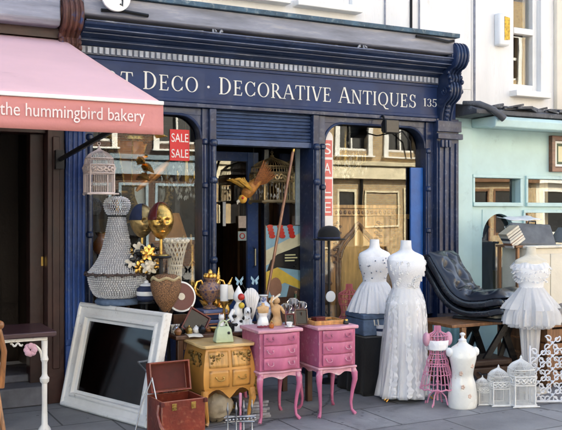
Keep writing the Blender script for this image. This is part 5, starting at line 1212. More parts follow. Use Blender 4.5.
for ii in range(8):
    for jj in range(3):
        u = (ii+(.5 if jj % 2 else 0))/5; v = (jj+.5)/3
        if .04 < u < .97: b.ball(pad(u, v), .011, 8, 6)
b.build('button', BLACKC, pd)
b = MB(); b.box(-.22, .3, -.2, .2, -.048, -.02, taper=.01); b.build('base', BLKEN, t, .006)
# low shelf trunk and bags
t = thing('travel_trunk', 'dark brown leather trunk under the trestle bench behind the birdcages', 'trunk', (5.42, TY+.02, 0), R(-6))
MB().box(-.3, .28, -.16, .16, 0, .2).build('body', LEATHB := mat('dark brown leather', (.045, .022, .014), .45, var=.4, bump=.3), t, .015); MB().box(-.305, .285, -.165, .165, .202, .27).build('lid', LEATHB, t, .02)
b = MB(); b.tube([(-.1, -.17, .16), (-.09, -.2, .14), (.05, -.2, .14), (.06, -.17, .16)], .01, 6); b.build('handle', LEATH, t)
b = MB(); b.surf(lambda u, v: (lambda a, c: (.17*cos(a)*sin(c)*(1+.25*noise.noise((cos(a)*2, sin(a)*2, c*2+7))), .12*sin(a)*sin(c), .1-.1*cos(c)*(1+.3*noise.noise((cos(a)*2, sin(a)*3, c)))))(2*pi*u, .08+(pi-.16)*v), 30, 18, wrap=True)
c = tag(b.build('leather_bag', LEATH), 'slumped black leather bag between the floral china form and the trestle', 'bag'); c.location = (4.98, 5.98, .008)
b = MB(); b.surf(lambda u, v: (-.17+.34*u, -.1+.2*v, .012+.035*(1+noise.noise((u*4, v*3, 2)))*min(1, min(u, 1-u)*6)*min(1, min(v, 1-v)*5)), 30, 20)
c = tag(b.build('folded_cloth', CREAMW, solid=.006), 'crumpled cream cloth lying on the trestle bench under the lounge chair end', 'cloth'); c.location = (5.66, TY-.03, tz+.002)
b = MB(); b.surf(lambda u, v: (-.25+.5*u, .004*sin(u*40), .56*v-.0), 40, 4)
c = tag(b.build('teal_cloth', TEALD, solid=.006), 'teal painted board standing behind the trestle bench', 'board'); c.location = (5.62, 6.95, 0)
# ---------------------------------------------------------------- tutu gown on the right
p = G(531, 391); YY = p.y
t = thing('dress_form', 'dress form in a white ruffled bodice and spreading tutu near the fretwork screen', 'mannequin', (p.x, p.y, 0), R(-20))
b = MB(); tor(b, .78, .92); b.build('torso', CREAMW, t)
b = MB(); b.M = Matrix.Diagonal((1.045, 1.055, 1, 1)); tor(b, .78, .92, hi=.435, cut=.12); b.build('bodice', mat('white satin', (.78, .78, .79), .45, var=.06, bump=.1), t)
NET = net('white netting', (.8, .79, .78), .5)
b = MB()
for q, (f1, f2, f3, s_) in enumerate(((17, 31, 5, 1), (23, 37, 7, .93), (29, 13, 4, .84), (19, 41, 6, .74))):
    b.body([(.965-.008*q, .108, .086, 0, 0, .02), (.9, .145*s_**.3, .125*s_**.3, 0, 0, .07), (.82, .185*s_, .168*s_, 0, 0, .1), (.73-.01*q, .235*s_, .215*s_, 0, 0, .14), (.635-.015*q, .245*s_, .225*s_, 0, 0, .17)], 150, 6, lambda a, z: .5*sin(a*f1+q)+.3*sin(a*f2-z*7)+.45*sin(a*f3+q*2+z*4), cap=False)
b.build('tutu', NET, t)
b = MB(); b.body([(.955, .115, .095, 0, 0, .04), (.88, .17, .15, .0, 0, .12), (.81, .22, .2, 0, 0, .2), (.765, .24, .22, 0, 0, .24)], 130, 5, lambda a, z: .6*sin(a*4+1)+.4*sin(a*13+z*6)+.2*sin(a*27), cap=False); b.build('tutu_overlayer', NET, t)
b = MB(); b.body([(.72, .1, .09, -.02, -.02, .1), (.4, .075, .07, -.02, -.02, .14), (.2, .06, .055, -.02, -.02, .16)], 90, 6, lambda a, z: .6*sin(a*11+z*3)+.4*sin(a*19), cap=False); b.build('tulle_train', NET, t)
b = MB()
for k in range(4):
    z = 1.18-.04*k; r0 = .158-.013*k
    b.surf(lambda u, v: ((r0+.03*v+.01*sin(2*pi*u*23+k)*v+.006*sin(2*pi*u*37)*v)*cos(2*pi*u), (.68*r0+.03*v+.01*sin(2*pi*u*23+k)*v)*sin(2*pi*u), z-.05*v+.012*sin(2*pi*u*5+k*2)), 180, 4, wrap=True)
b.build('ruffle', NET, t)
b = MB(); b.tube([(0, 0, .03), (0, 0, .8)], .018, 8); b.lathe([(.15, 0), (.15, .02), (.03, .04)], n=24); b.build('stand', mat('cream stand paint', (.6, .54, .44), .5), t)
# fretwork screen
c0 = Vector((5.36, 5.45, 0))
t = thing('fretwork_screen', 'low white iron fretwork screen of scrolls beside the tallest birdcage', 'screen', c0, R(-24))
b = MB(); WW, HH = .62, .56
for ix in range(5):
    for iz in range(5):
        cx_, cz_ = -.06+WW*(ix+.5)/5-.0, HH*(iz+.5)/5+.02
        hmax = .56 if ix not in (0,) else .5
        if iz == 4 and ix % 2 == 0: continue
        for q in range(4):
            a0_ = q*pi/2+pi/4; s_ = -1 if (ix+iz) % 2 else 1
            b.tube([(cx_+.058*cos(a0_)*.9+.032*(1-k/18)*cos(a0_+s_*k*.42), .008*(q-1.5), cz_+.055*sin(a0_)*.9+.032*(1-k/18)*sin(a0_+s_*k*.42)) for k in range(15)], .0062, 5)
        b.ball((cx_, 0, cz_), .014, 8, 6)
        b.tube([(cx_-.062, -.006, cz_-.056), (cx_, -.012, cz_), (cx_+.062, -.006, cz_+.056)], .0055, 5); b.tube([(cx_+.062, .006, cz_-.056), (cx_, .012, cz_), (cx_-.062, .006, cz_+.056)], .0055, 5)
b.build('scrollwork', WFRET, t)
b = MB(); b.tube([(-.075, 0, .02), (.57, 0, .02)], .011, 8); b.tube([(-.07, 0, 0), (-.07, 0, .5)], .009, 8); b.tube([(.565, 0, 0), (.565, 0, .58)], .009, 8); b.build('frame', WFRET, t)
for x in (-.05, .54): b = MB(); b.tube([(x, -.1, .008), (x, -.04, .03), (x, 0, .06), (x, .04, .03), (x, .1, .008)], .009, 8); b.build('foot', WFRET, t)
# crates and rug to the right
t = thing('wooden_crate', 'rough brown wooden crate behind the fretwork screen', 'crate', (6.3, 6.15, 0), R(-4))
b = MB()
for k in range(4):
    z = .02+.135*k; b.box(-.36, .36, -.25, -.235, z, z+.115); b.box(-.36, .36, .235, .25, z, z+.115); b.box(-.36, -.345, -.234, .234, z, z+.115); b.box(.345, .36, -.234, .234, z, z+.115)
b.build('slats', MWOOD, t, .003)
for sx in (-1, 1):
    for sy in (-1, 1): b = MB(); b.box(sx*.33-.03, sx*.33+.03, sy*.262-.012, sy*.262+.012, 0, .56); b.build('corner_post', MWOOD, t, .003)
MB().box(-.38, .38, -.28, .28, .562, .585).build('lid', MWOOD, t, .003)
b = MB(); b.surf(lambda u, v: (-.36+.72*u, -.3+.56*v, .045+.05*noise.noise((u*3, v*3, 5))+.03*noise.noise((u*11, v*9, 1))-.06*max(0, .1-v)*10), 60, 44)
c = tag(b.build('sheepskin', mat('grey brown sheepskin', (.3, .26, .22), .95, var=.4, sc=16, bump=.9, bsc=60), solid=.03), 'grey brown sheepskin spread over the wooden crate', 'sheepskin'); c.location = (6.3, 6.15, .63)
# cream cabinet with suitcase, books and papers
t = thing('cream_cabinet', 'cream painted cabinet standing behind the white tutu', 'cabinet', (6.78, 6.98, 0), R(-3))
MB().box(-.25, .36, -.2, .2, 0, 1.26).build('carcase', mat('cream cabinet paint', (.68, .62, .5), .5, var=.1), t, .006); MB().box(-.28, .39, -.23, .23, 1.262, 1.29).build('cornice', mat('ivory cabinet top', (.72, .68, .58), .5), t, .006)
for x in (-.235, .06):
    d = MB().box(x, x+.285, -.225, -.202, .1, 1.2).build('door', mat('ivory door', (.7, .65, .54), .5, var=.06) if 'ivory door' not in bpy.data.materials else bpy.data.materials['ivory door'], t, .004)
    b = MB(); b.ball((x+(.26 if x < 0 else .025), -.236, .66), .014); b.build('knob', BRASS, d)
t = thing('grey_suitcase', 'open grey suitcase tipped on the cream cabinet', 'suitcase', (6.74, 6.86, 1.292), R(-4))
q = Matrix.Rotation(R(-28), 4, 'X') @ Matrix.Rotation(R(3), 4, 'Y')
b = MB(); b.M = q; b.box(-.27, .27, .0, .1, .0, .27); b.build('shell', GREYV, t, .02)
b = MB(); b.M = q; b.tube([(-.05, -.01, .25), (-.045, -.03, .275), (.045, -.03, .275), (.05, -.01, .25)], .008, 6); b.build('handle', BLKEN, t)
b = MB(); b.M = q; b.box(-.275, .275, .101, .112, -.002, .272); b.build('rim', STEEL, t, .002)
b = MB(); b.M = Matrix.Translation((.32, -.03, .02)) @ Matrix.Rotation(R(-50), 4, 'Y'); b.box(0, .2, 0, .2, 0, .02); b.build('flap', GREYV, t, .004)
cols = [(.7, .66, .6), (.25, .1, .05), (.68, .65, .6), (.06, .06, .07), (.6, .55, .45), (.5, .42, .3)]
bl = ['white bound book at the bottom of the tilted stack by the arched window', 'brown book second from the bottom of the tilted stack', 'white bound book third from the bottom of the tilted stack', 'black book third from the top of the tilted stack', 'cream book second from the top of the tilted stack', 'tan book at the top of the tilted stack']
t0 = thing('wall_bracket_shelf', 'narrow wooden stand holding the tilted books beside the arched window', 'stand', (6.52, 6.98, 0))
MB().box(-.12, .0, -.16, .16, 1.27, 1.295).build('shelf', MWOOD, t0, .003)
for y in (-.14, .14): MB().box(-.1, -.07, y-.015, y+.015, 0, 1.268).build('leg', MWOOD, t0)
q = Matrix.Rotation(R(-38), 4, 'Y')
for k, c in enumerate(cols):
    t = thing('book', bl[k], 'book', (6.47, 6.92, 1.38-.08), 0, 'books in the tilted stack'); t.rotation_euler = (0, R(-32), R(-6)); t.scale = (.72, .72, .72)
    z = .006+k*.042; MB().box(-.11, .14, -.1, .1, z, z+.038).build('cover', mat('book cloth %d' % k, c, .7, var=.15), t, .003)
    MB().box(-.10, .1445, -.094, -.1025+.0, z+.005, z+.033).build('pages', IVPAP, t)
b = MB(); b.surf(lambda u, v: (-.22+.44*u, -.12+.24*v, .02+.03*noise.noise((u*3, v*2, 8))), 24, 14)
c = tag(b.build('paper_sheet', SALEW, solid=.004), 'loose white paper lying over the open grey suitcase', 'paper'); c.location = (6.72, 7.12, 1.56)
c.rotation_euler = (R(8), 0, 0)
# blue coat and brown chair seen in the arched window
t = thing('blue_coat', 'dark blue coat hanging behind the arched window', 'coat', (6.82, 7.9, 0))
b = MB(); b.body([(.7, .2, .1, 0, 0, .1), (1.0, .19, .1, 0, 0, .08), (1.3, .2, .1, 0, 0, .04), (1.45, .18, .08, 0, 0, .02), (1.52, .06, .05, 0, 0, 0)], 50, 5, fold); b.build('coat_body', NAVYC, t)
for sx in (-1, 1): MB().tube([(sx*.17, 0, 1.44), (sx*.22, -.03, 1.2), (sx*.2, -.05, .95)], [.06, .055, .05], 10).build('sleeve', NAVYC, t)
MB().tube([(0, 0, .12), (0, 0, 1.62)], .012).build('stand', MWOOD, t)
# framed sign on the teal shop
p0, p1 = W(548, 133, 7.46), W(548, 172, 7.46)
t = thing('hanging_sign', 'brown framed cream sign on the pale teal wall', 'sign', (7.545, 7.47, 2.13))
b = MB(); b.M = Matrix.Translation((.3, 0, 0)); rectframe(b, .6, .43, [(0, .028), (0, -.03), (.05, -.03), (.062, -.015), (.062, .0), (.062, .02)]); b.build('frame', wood('sign frame wood', (.2, .08, .045), axis=0), t, .003)
b = MB(); b.M = Matrix.Translation((.3, 0, .064)); rectframe(b, .474, .302, [(0, .02), (0, -.014), (.026, -.014), (.026, .02)]); b.build('white_slip', WHITEP, t)
b = MB(); b.M = Matrix.Translation((.3, 0, .0905)); rectframe(b, .42, .249, [(0, .02), (0, -.008), (.03, -.008), (.03, .02)]); b.build('green_slip', mat('dark green slip', (.06, .09, .05), .5), t)
MB().box(.12, .48, .0, .02, .122, .308).build('panel', mat('cream sign panel', (.72, .66, .45), .5, var=.08), t)
# ---------------------------------------------------------------- door area and windows
# round projecting sign
p = W(116, -3, 7.0)
t = thing('round_sign', 'round white sign with a black mark above the fascia end', 'sign', (p.x, 7.0, p.z))
b = MB(); b.prism([(.125*cos(2*pi*k/48), .125*sin(2*pi*k/48)) for k in range(48)], -.015, .015, 'xz'); b.build('disc', CHINA, t, .005)
b = MB(); b.tube([(.03, -.017, -.06), (.05, -.017, -.075), (.052, -.017, -.03), (.03, -.017, .02), (.05, -.017, .06), (.0, -.017, .07)], .008, 6); b.build('mark', BLKEN, t)
b = MB(); b.tube([(0, .02, .1), (0, .02, .2), (-.2, .2, .3), (-.22, .49, .3)], .014, 8); b.tube([(-.22, .49, .1), (-.16, .35, .02), (-.1, .1, .0), (0, .02, .0)], .012, 8); b.build('bracket', IRON, t)
# floodlight outside right window
p = W(388.5, 127, 7.25)
t = thing('flood_lamp', 'black flood lamp fixed above the right shop window', 'lamp', (p.x, 7.25, p.z))
b = MB(); b.loft([[(x*s, y, z*s) for x, z in ((-.085, -.07), (.085, -.07), (.085, .07), (-.085, .07))] for y, s in ((-.07, 1), (-.02, 1), (.06, .6))]); b.build('housing', IRON, t, .008)
MB().box(-.075, .075, -.076, -.0705, -.06, .06).build('lens', mat('dark lens', (.03, .03, .032), .2), t)
MB().tube([(0, .05, .05), (0, .1, .12), (0, .2, .13)], .012, 6).build('arm', IRON, t)
MB().tube([(.03, .06, -.02), (.15, .1, -.05), (.3, .17, -.02), (.42, .2, -.12), (.45, .22, -.3)], .008, 6).build('cable', IRON, t)
# sale signs
p0, p1 = W(170.5, 129, 7.49), W(190, 161, 7.49)
t = thing('sale_sign', 'red sale sign reading SALE twice stuck on the narrow left window', 'sign', (p0.x, 7.506, p1.z))
w_, h_ = p1.x-p0.x, p0.z-p1.z
MB().box(0, w_, .0, .004, 0, h_).build('panel', SALER, t)
text_mesh('SALE', 'lettering', SALEW, t, .015, w_-.012, h_*.60, h_*.28, -.003, .001); text_mesh('SALE', 'lettering', SALEW, t, .015, w_-.012, h_*.1, h_*.28, -.003, .001)
p0, p1 = W(312.5, 130, 7.49), W(325.5, 226, 7.49)
t = thing('sale_banner', 'tall white banner with red letters SALE down the window edge', 'sign', (4.405, 7.506, p1.z))
w_, h_ = .14, p0.z-p1.z
poly = [(0, 0), (w_, 0)]+[(w_/2+w_/2*cos(R(a)), h_-w_/2+w_/2*sin(R(a))) for a in range(0, 181, 15)]
MB().prism(poly, 0, .004, 'xz').build('panel', SALEW, t)
for k, ch in enumerate('SALE'):
    z = h_-.24-k*.2
    MB().box(.012, w_-.012, -.003, -.0005, z-.03, z+.145).build('letter_block', mat('pale red block', (.66, .16, .14), .5, var=.15) if k == 0 else bpy.data.materials['pale red block'], t)
    text_mesh(ch, 'lettering', SALEW, t, .028, w_-.028, z, .115, -.005, .001)
# hat on stand
p = W(329, 240, 7.1)
t = thing('hat_stand', 'thin black hat stand with a round white badge in front of the window', 'stand', (p.x, 7.1, 0))
MB().tube([(0, 0, .03), (0, 0, p.z)], .013, 8).build('pole', IRON, t); MB().lathe([(.13, 0), (.13, .015), (.02, .035)], n=24).build('base', IRON, t)
b = MB(); b.lathe([(.055, -.006), (.06, 0), (.055, .006)], n=24)
b = MB(); b.M = Matrix.Translation((.005, -.02, .83)) @ Matrix.Rotation(R(90), 4, 'X'); b.lathe([(.052, 0), (.055, .004), (.05, .01)], n=24); b.build('badge', CHINA, t)
t = thing('bowler_hat', 'black bowler hat on the thin stand before the right window', 'hat', (p.x, 7.1, p.z-.005))
MB().body([(0, .105, .1, 0, 0), (.05, .112, .105, 0, 0), (.1, .1, .095, 0, 0), (.135, .06, .058, 0, 0), (.145, .01, .01, 0, 0)], 28, 4).build('crown', BLACKC, t); MB().lathe([(.1, .0), (.15, .006), (.16, .018), (.15, .016), (.1, .01)], n=32).build('brim', BLACKC, t); MB().lathe([(.106, .012), (.113, .035)], n=28, cap=False).build('ribbon', NAVYC, t, solid=.003)
# carved oak cabinet inside right window
YB = 7.69
t = thing('carved_cabinet', 'carved oak cabinet with an arched centre panel inside the right window', 'cabinet', (4.98, YB, .5))
ZB = .5
H_ = W(380, 205, YB).z-ZB
b = MB(); b.box(-.40, .40, .02, .4, 0, H_-.12); b.build('carcase', TWOOD, t, .006)
b = MB(); b.box(-.46, .46, -.04, .42, H_-.118, H_-.04, taper=.01); b.box(-.5, .5, -.07, .44, H_-.038, H_); b.build('cornice', TWOOD, t, .006)
b = MB()
for k in range(16):
    x = -.42+.056*k; b.ball((x, -.04, H_-.08), (.02, .012, .022), 8, 6)
b.build('carved_frieze', MWOOD, t)
b = MB()
ar = [(-.26, .02), (-.26, .68)]+[(-.26+.52*u, .68+.27*sin(pi*u)**.6+.08*math.exp(-((u-.5)/.1)**2)) for u in [i/16 for i in range(1, 16)]]+[(.26, .68), (.26, .02)]
b.tube([(x, .012, z) for x, z in ar], .022, 8); b.tube([(x*.86, .012, z*.95) for x, z in ar], .009, 6)
for sx in (-1, 1):
    b.tube([(sx*.37, .01, .02), (sx*.37, .01, H_-.13)], .03, 10)
    for k in range(5): b.lathe([(.03, -.02), (.042, 0), (.03, .02)], (sx*.37, .01, .1+k*.15), 12)
    for k in range(20): a = k*.5; b.ball((sx*(.29-.03*(k % 3)), .01, .62+.022*k), (.024, .02, .016), 7, 5)
b.build('carved_arch', MWOOD, t)
MB().prism([(x*.84, z*.94) for x, z in ar], -.004, .018, 'xz').build('arch_panel', mat('honey veneer', (.62, .36, .13), .45, var=.35, sc=4, stretch=(4, 4, .6)), t)
t = thing('oak_plinth', 'low dark plinth under the carved oak cabinet', 'plinth', (4.98, YB+.2, .12)); MB().box(-.45, .45, -.2, .25, 0, .378).build('body', DWOOD, t, .005)
t = thing('carved_box', 'smaller carved oak box next to the carved cabinet', 'box', (5.58, 7.78, .51))
hb_ = W(411, 214, 7.78).z-.51
MB().box(-.11, .11, 0, .3, 0, hb_-.06).build('carcase', TWOOD, t, .005); MB().box(-.125, .125, -.015, .31, hb_-.058, hb_).build('lid', TWOOD, t, .005)
b = MB()
for k in range(10): b.ball((rnd(-.08, .08), -.002, rnd(hb_-.3, hb_-.1)), (.028, .012, .024), 8, 6)
b.build('carving', TWOOD, t)
p0, p1 = W(416, 156, 7.6), W(431, 262, 7.6)
t = thing('blue_board', 'tall bright blue board standing against the right end of the shop window', 'board', (5.59, 7.47, .0)); b = MB(); b.box(-.085, .075, 0, .022, .02, 2.13); b.build('panel', mat('bright blue board paint', (.012, .1, .36), .4), t)
b = MB(); b.box(-.1, .09, -.06, .02, 0, .018); b.build('foot', DWOOD, t)
t = thing('picture_frame', 'dark framed picture leaning beside the blue board', 'picture frame', (5.5, 7.86, 1.39), R(-5)); b = MB(); rectframe(b, .2, .34, [(0, .01), (0, -.015), (.02, -.015), (.025, .01)]); b.build('frame', DWOOD, t); MB().box(-.08, .08, -.002, .004, .02, .32).build('picture', LEADD, t)
# gilt lantern and horns in the left window
p = W(131, 186, 7.74); zl = p.z
t = thing('gilt_lantern', 'hanging amber glass lantern with gilt leaf arms inside the left window', 'lantern', (p.x, 7.74, zl))
b = MB(); n = 6
rings = [[(r*cos(2*pi*k/n+.3), r*sin(2*pi*k/n+.3), z) for k in range(n)] for r, z in ((.07, 0), (.085, .1), (.12, .27), (.165, .42))]
b.loft(rings, cap=False); b.build('amber_pane', AMBER, t, solid=.005, sharp=10)
b = MB()
for k in range(n): b.tube([rg[k] for rg in rings], .008, 6)
for rg in (rings[0], rings[-1]): b.tube(rg, .01, 6, closed=True)
b.lathe([(.17, .43), (.16, .46), (.06, .5), (.03, .56), (.012, .6)], n=18); b.tube([(0, 0, .6), (0, 0, 2.71-zl)], .005, 6); b.build('lantern_frame', GOLD, t)
b = MB()
for k in range(11):
    a = rnd(0, 2*pi); L_ = rnd(.16, .3); z = rnd(-.02, .5); d = Vector((cos(a), sin(a)*.7-.2, rnd(-.3, .7))); s0 = Vector((.1*cos(a), .1*sin(a), z))
    b.tube([s0+d*L_*i/6+Vector((0, 0, .05*sin(i*.5))) for i in range(7)], [.012, .03, .042, .044, .034, .018, .003], 6)
b.build('gilt_leaf', GOLD, t)
t = thing('amber_horn', 'large amber and gilt leaf shape hanging under the lantern', 'ornament', (p.x+.17, 7.66, zl-.05))
b = MB(); b.body([(0, .015, .01, -.14, 0), (.06, .05, .025, -.08, 0), (.14, .07, .03, .02, 0), (.24, .05, .025, .12, 0), (.3, .01, .01, .18, 0)], 14, 4); b.tube([(-.14, 0, 0), (0, -.03, .13), (.18, 0, .3)], .01, 6); b.build('leaf', mat('burnt amber leaf', (.5, .2, .05), .3, var=.4, sc=14, met=.4), t)
b = MB(); b.tube([(.18, 0, .3), (.1, .05, .5), (0, .05, 2.71-zl+.04)], .002, 5); b.build('cord', IRON, t)
t = thing('gilt_mirror', 'round gilt mirror on the back of the left window display', 'mirror', (W(150, 190, 8.3).x, 8.3, W(150, 190, 8.3).z))
b = MB(); b.tube([(.2*cos(2*pi*k/32), 0, .26*sin(2*pi*k/32)) for k in range(32)], .035, 8, closed=True)
for k in range(24): a = 2*pi*k/24; b.ball((.22*cos(a), -.03, .285*sin(a)), .03, 8, 6)
b.build('frame', GILT2, t); b = MB(); b.prism([(.19*cos(2*pi*k/32), .25*sin(2*pi*k/32)) for k in range(32)], 0, .01, 'xz'); b.build('mirror_glass', MIRR, t); MB().box(-.02, .02, .02, .05, -1.0, 0).build('support', DWOOD, t)
p = W(108, 262, 7.75)
for k, (px, py, s, lb) in enumerate(((101, 243, .1, 'amber glass jug with a gilt rim behind the beaded chandelier, upper one'), (104, 268, .12, 'amber glass jug behind the beaded chandelier, lower one'))):
    q = W(px, py, 7.75+.12*k); t = thing('amber_jug', lb, 'jug', (q.x, 7.75+.12*k, q.z-s), 0, 'amber jugs in the left window')
    MB().lathe([(s*.5, 0), (s*.8, s*.5), (s*.75, s), (s*.35, s*1.6), (s*.5, s*1.9)], n=18).build('bowl', AMBER, t); MB().lathe([(s*.52, s*1.9), (s*.55, s*2), (s*.45, s*1.95)], n=18).build('rim', GOLD, t)
    MB().lathe([(s*.4, -.0), (s*.45, -(q.z-s-.58))], n=12).build('pedestal', DWOOD, t)
# doorway: gilt cage, bird ornament, pole, poster, notices
p = W(272, 205, 7.98)
birdcage('gilt_birdcage', 'large domed gilt wire birdcage hanging in the shop doorway', (p.x, 7.98, W(272, 203, 7.98).z), .46, .52, mat('old gilt wire', (.4, .3, .16), .4, met=.7, var=.4), hang=True, nw=10)
zc = W(272, 203, 7.98).z
c = tag(MB().tube([(0, 0, .54), (0, 0, 2.6-zc)], .005, 6).build('hanging_rope', IRON), 'cord holding the gilt birdcage in the doorway', 'cord'); c.location = (p.x, 7.98, zc)
b = MB()
for k in range(60):
    a, r = rnd(0, 2*pi), rnd(.05, .17); z = rnd(.05, .3); b.octa((r*cos(a), r*sin(a), z), .012, .022)
c = tag(b.build('crystal_cluster', CRYST), 'cluster of crystal drops inside the gilt doorway birdcage', 'crystals'); c.location = (p.x, 7.98, zc)
p = W(251, 192, 7.62)
t = thing('parrot_ornament', 'orange and yellow parrot ornament diving from the doorway top', 'ornament', (p.x, 7.62, p.z), R(-10))
b = MB()                                                              # head low left, tail up right
def sp(pts, rad, nm, m): 
    b = MB(); Q_ = crom([(*p_, r_) for p_, r_ in zip(pts, rad)], 5); b.tube([q[:3] for q in Q_], [q[3] for q in Q_], 12); return b.build(nm, m, t)
bd = sp([(-.07, 0, -.05), (-.05, 0, -.02), (-.01, 0, .03), (.05, .01, .09), (.1, .01, .14)], [.03, .055, .062, .05, .03], 'body', mat('golden brown plumage', (.36, .15, .03), .6, var=.45, sc=24, bump=.6, bsc=60))
b = MB()
for k in range(9): b.tube([(.02, .008*(k-4), .06), (.07+.012*k, .012*(k-4), .17-.008*k), (.12+.02*k, .015*(k-4), .32-.018*k)], [.02, .024, .003], 6)
b.build('tail', mat('russet tail feather', (.22, .075, .018), .55, var=.5, sc=30, bump=.6, bsc=80, stretch=(1, 1, 4)), t)
b = MB()
for sy in (-1, 1):
    for k in range(6): b.tube([(-.01, sy*.05, .02), (-.06-.02*k, sy*(.08+.01*k), .06+.012*k), (-.1-.022*k, sy*(.1+.012*k), .14-.004*k)], [.016, .02, .003], 6)
b.build('wing', mat('ochre plumage', (.5, .27, .04), .6, var=.4, sc=22, bump=.5), t)
b = MB(); b.ball((-.085, 0, -.07), (.045, .042, .045)); b.build('head', mat('yellow orange head', (.62, .33, .05), .6, bump=.4), t)
b = MB(); b.tube([(-.11, 0, -.085), (-.14, 0, -.1), (-.14, 0, -.125)], [.02, .014, .003], 8); b.build('beak', IVPAP, t)
b = MB(); b.ball((-.095, -.038, -.06), .014, 8, 6); b.build('cheek', REDPOT, t)
b = MB(); b.tube([(.03, 0, .1), (.03, .02, 2.6-p.z)], .002, 5); b.build('cord', IRON, t)
a, bq = W(268, 288, 7.3), W(293, 150, 7.3)
c = thing('long_pole', 'long brown wooden pole leaning across the doorway', 'pole', (0, 0, 0))
pa = Vector((3.66, 7.22, .005)); pb = Vector((W(293, 152, 7.46).x, 7.46, W(293, 152, 7.46).z)); pm = Vector((W(268, 290, 7.3).x, 7.3, W(268, 290, 7.3).z))
pa = pm+(pm-pb)*(pm.z/(pb.z-pm.z))*.995
MB().tube([pa, pm, pb], [.012, .014, .015], 10).build('shaft', wood('pole wood', (.3, .13, .06)), c)
b = MB(); b.tube([pb-Vector((0, 0, 0)), pb+(pb-pm).normalized()*.03], .018, 10); b.build('end_cap', BRASS, c)
c = thing('white_pole', 'thin pale blue white pole upright in the doorway', 'pole', (W(297.5, 200, 7.75).x, 7.75, .12)); MB().box(-.022, .022, -.015, .015, 0, 2.2).build('shaft', mat('pale blue white paint', (.55, .62, .68), .5), c, .004)
MB().box(-.06, .06, -.06, .06, 0, .02).build('foot', IRON, c)
# retro style poster on board
YP = 7.7
q0, q1 = W(266, 226, YP), W(303, 292, YP)
t = thing('poster_board', 'poster of a black car over a yellow road on a board in the doorway', 'poster', (q0.x, YP, .13))
w_, z1_, h_ = q1.x-q0.x, q0.z-.13, q0.z-q1.z+.04
z0_ = z1_-h_
MB().box(-.01, w_+.01, .004, .02, 0, z1_+.008).build('board', DWOOD, t)
def flat(nm, poly, m, d): MB().prism([(x*w_, z0_+z*h_) for x, z in poly], -d, .0035-.0, 'xz').build(nm, m, t)
flat('sheet', [(0, 0), (1, 0), (1, 1), (0, 1)], mat('poster pale blue', (.25, .42, .5), .5, var=.2), .0)
flat('cream_road', [(0, .45), (1, .72), (1, .92), (0, .66)], mat('poster cream', (.62, .56, .36), .5), .001)
flat('dark_car', [(0, .34), (.12, .52), (.3, .6), (.62, .66), (1, .74), (1, .36), (.3, .42)], BLKEN, .002)
flat('yellow_wedge', [(0, .36), (.3, .42), (1, .18), (1, .08), (.5, .2), (0, .1)], mat('poster yellow', (.66, .46, .07), .5), .003)
flat('brown_wheel', [(.25+.17*cos(k*pi/8), .14+.14*sin(k*pi/8)) for k in range(16)], mat('poster brown', (.3, .15, .09), .5), .004)
flat('lower_dark', [(.55, 0), (1, 0), (1, .08), (.62, .16)], mat('poster umber', (.1, .06, .04), .5), .005)
for k in range(12): b = MB(); b.prism([(w_*(.1+.27*(k % 3)+.02*(k//3))+.035*cos(j*pi/5), z0_+h_*(.99-.045*(k//3))+.022*sin(j*pi/5)) for j in range(10)], -.006-.0004*k, .0, 'xz'); b.build('red_fruit', REDPOT, t)
b = MB()
for k, (a_, l_) in enumerate(((.58, .22), (.54, .26), (.50, .2))): b.box(w_*.5, w_*(.5+l_*1.3), -.0065, -.002, z0_+h_*a_, z0_+h_*(a_+.018))
b.build('pale_caption_bar', mat('poster caption', (.6, .56, .3), .5), t)
for k, (px, py, w__, h__, c_, lb) in enumerate(((243, 222, .09, .13, (.6, .5, .47), 'pale pink notice stuck on the shop door glass'), (243, 236, .1, .1, (.35, .45, .5), 'blue grey notice with a red ring on the shop door glass'), (225, 214, .035, .26, (.62, .66, .72), 'narrow pale notice strip near the door edge'))):
    q = W(px, py, 8.33); t = thing('door_notice', lb, 'notice', (q.x, 8.35, q.z), 0, 'notices on the shop door'); MB().box(-w__/2, w__/2, -.002, .002, -h__/2, h__/2).build('card', mat('notice card %d' % k, c_, .6, var=.15, sc=30), t)
    if k == 1: b = MB(); b.tube([(.028*cos(j*pi/8), -.004, .028*sin(j*pi/8)) for j in range(16)], .006, 5, closed=True); b.build('ring', REDPOT, t)
# dim shop stock further inside
for k, (x, y, z, lb) in enumerate(((2.5, 10.2, 0, 'tall dark wardrobe at the back of the antiques shop'), (5.3, 10.4, 0, 'tall dark cupboard at the back behind the carved cabinet'))):
    t = thing('wardrobe', lb, 'wardrobe', (x, y, .121), 0); MB().box(-.5, .5, 0, .5, 0, 1.9).build('carcase', MWOOD, t, .01); MB().box(-.55, .55, -.05, .55, 1.902, 2.0).build('cornice', MWOOD, t, .01)
    for sx in (-1, 1): MB().box(sx*.25-.22, sx*.25+.22, -.025, -.002, .15, 1.8).build('door', DWOOD, t, .008)
for k, (x, z, w_, h_, m) in enumerate(((3.55, 1.5, .34, .44, GOLD), (4.05, 1.75, .4, .3, GILT2), (2.9, 1.9, .3, .4, GOLD), (3.6, 2.1, .5, .3, GILT2))):
    t = thing('oil_painting', ['small upright gilt frame on the back wall behind the door', 'wide gilt frame on the back wall right of the pole', 'upright gilt frame high on the back wall of the left room', 'wide dark gilt frame high on the back wall over the door'][k], 'picture frame', (x, 11.28, z)); b = MB(); rectframe(b, w_, h_, [(0, .015), (0, -.03), (.03, -.04), (.05, -.02), (.05, .015)]); b.build('frame', m, t); MB().box(-w_/2+.05, w_/2-.05, 0, .01, .05, h_-.05).build('picture', DARKWALL, t)
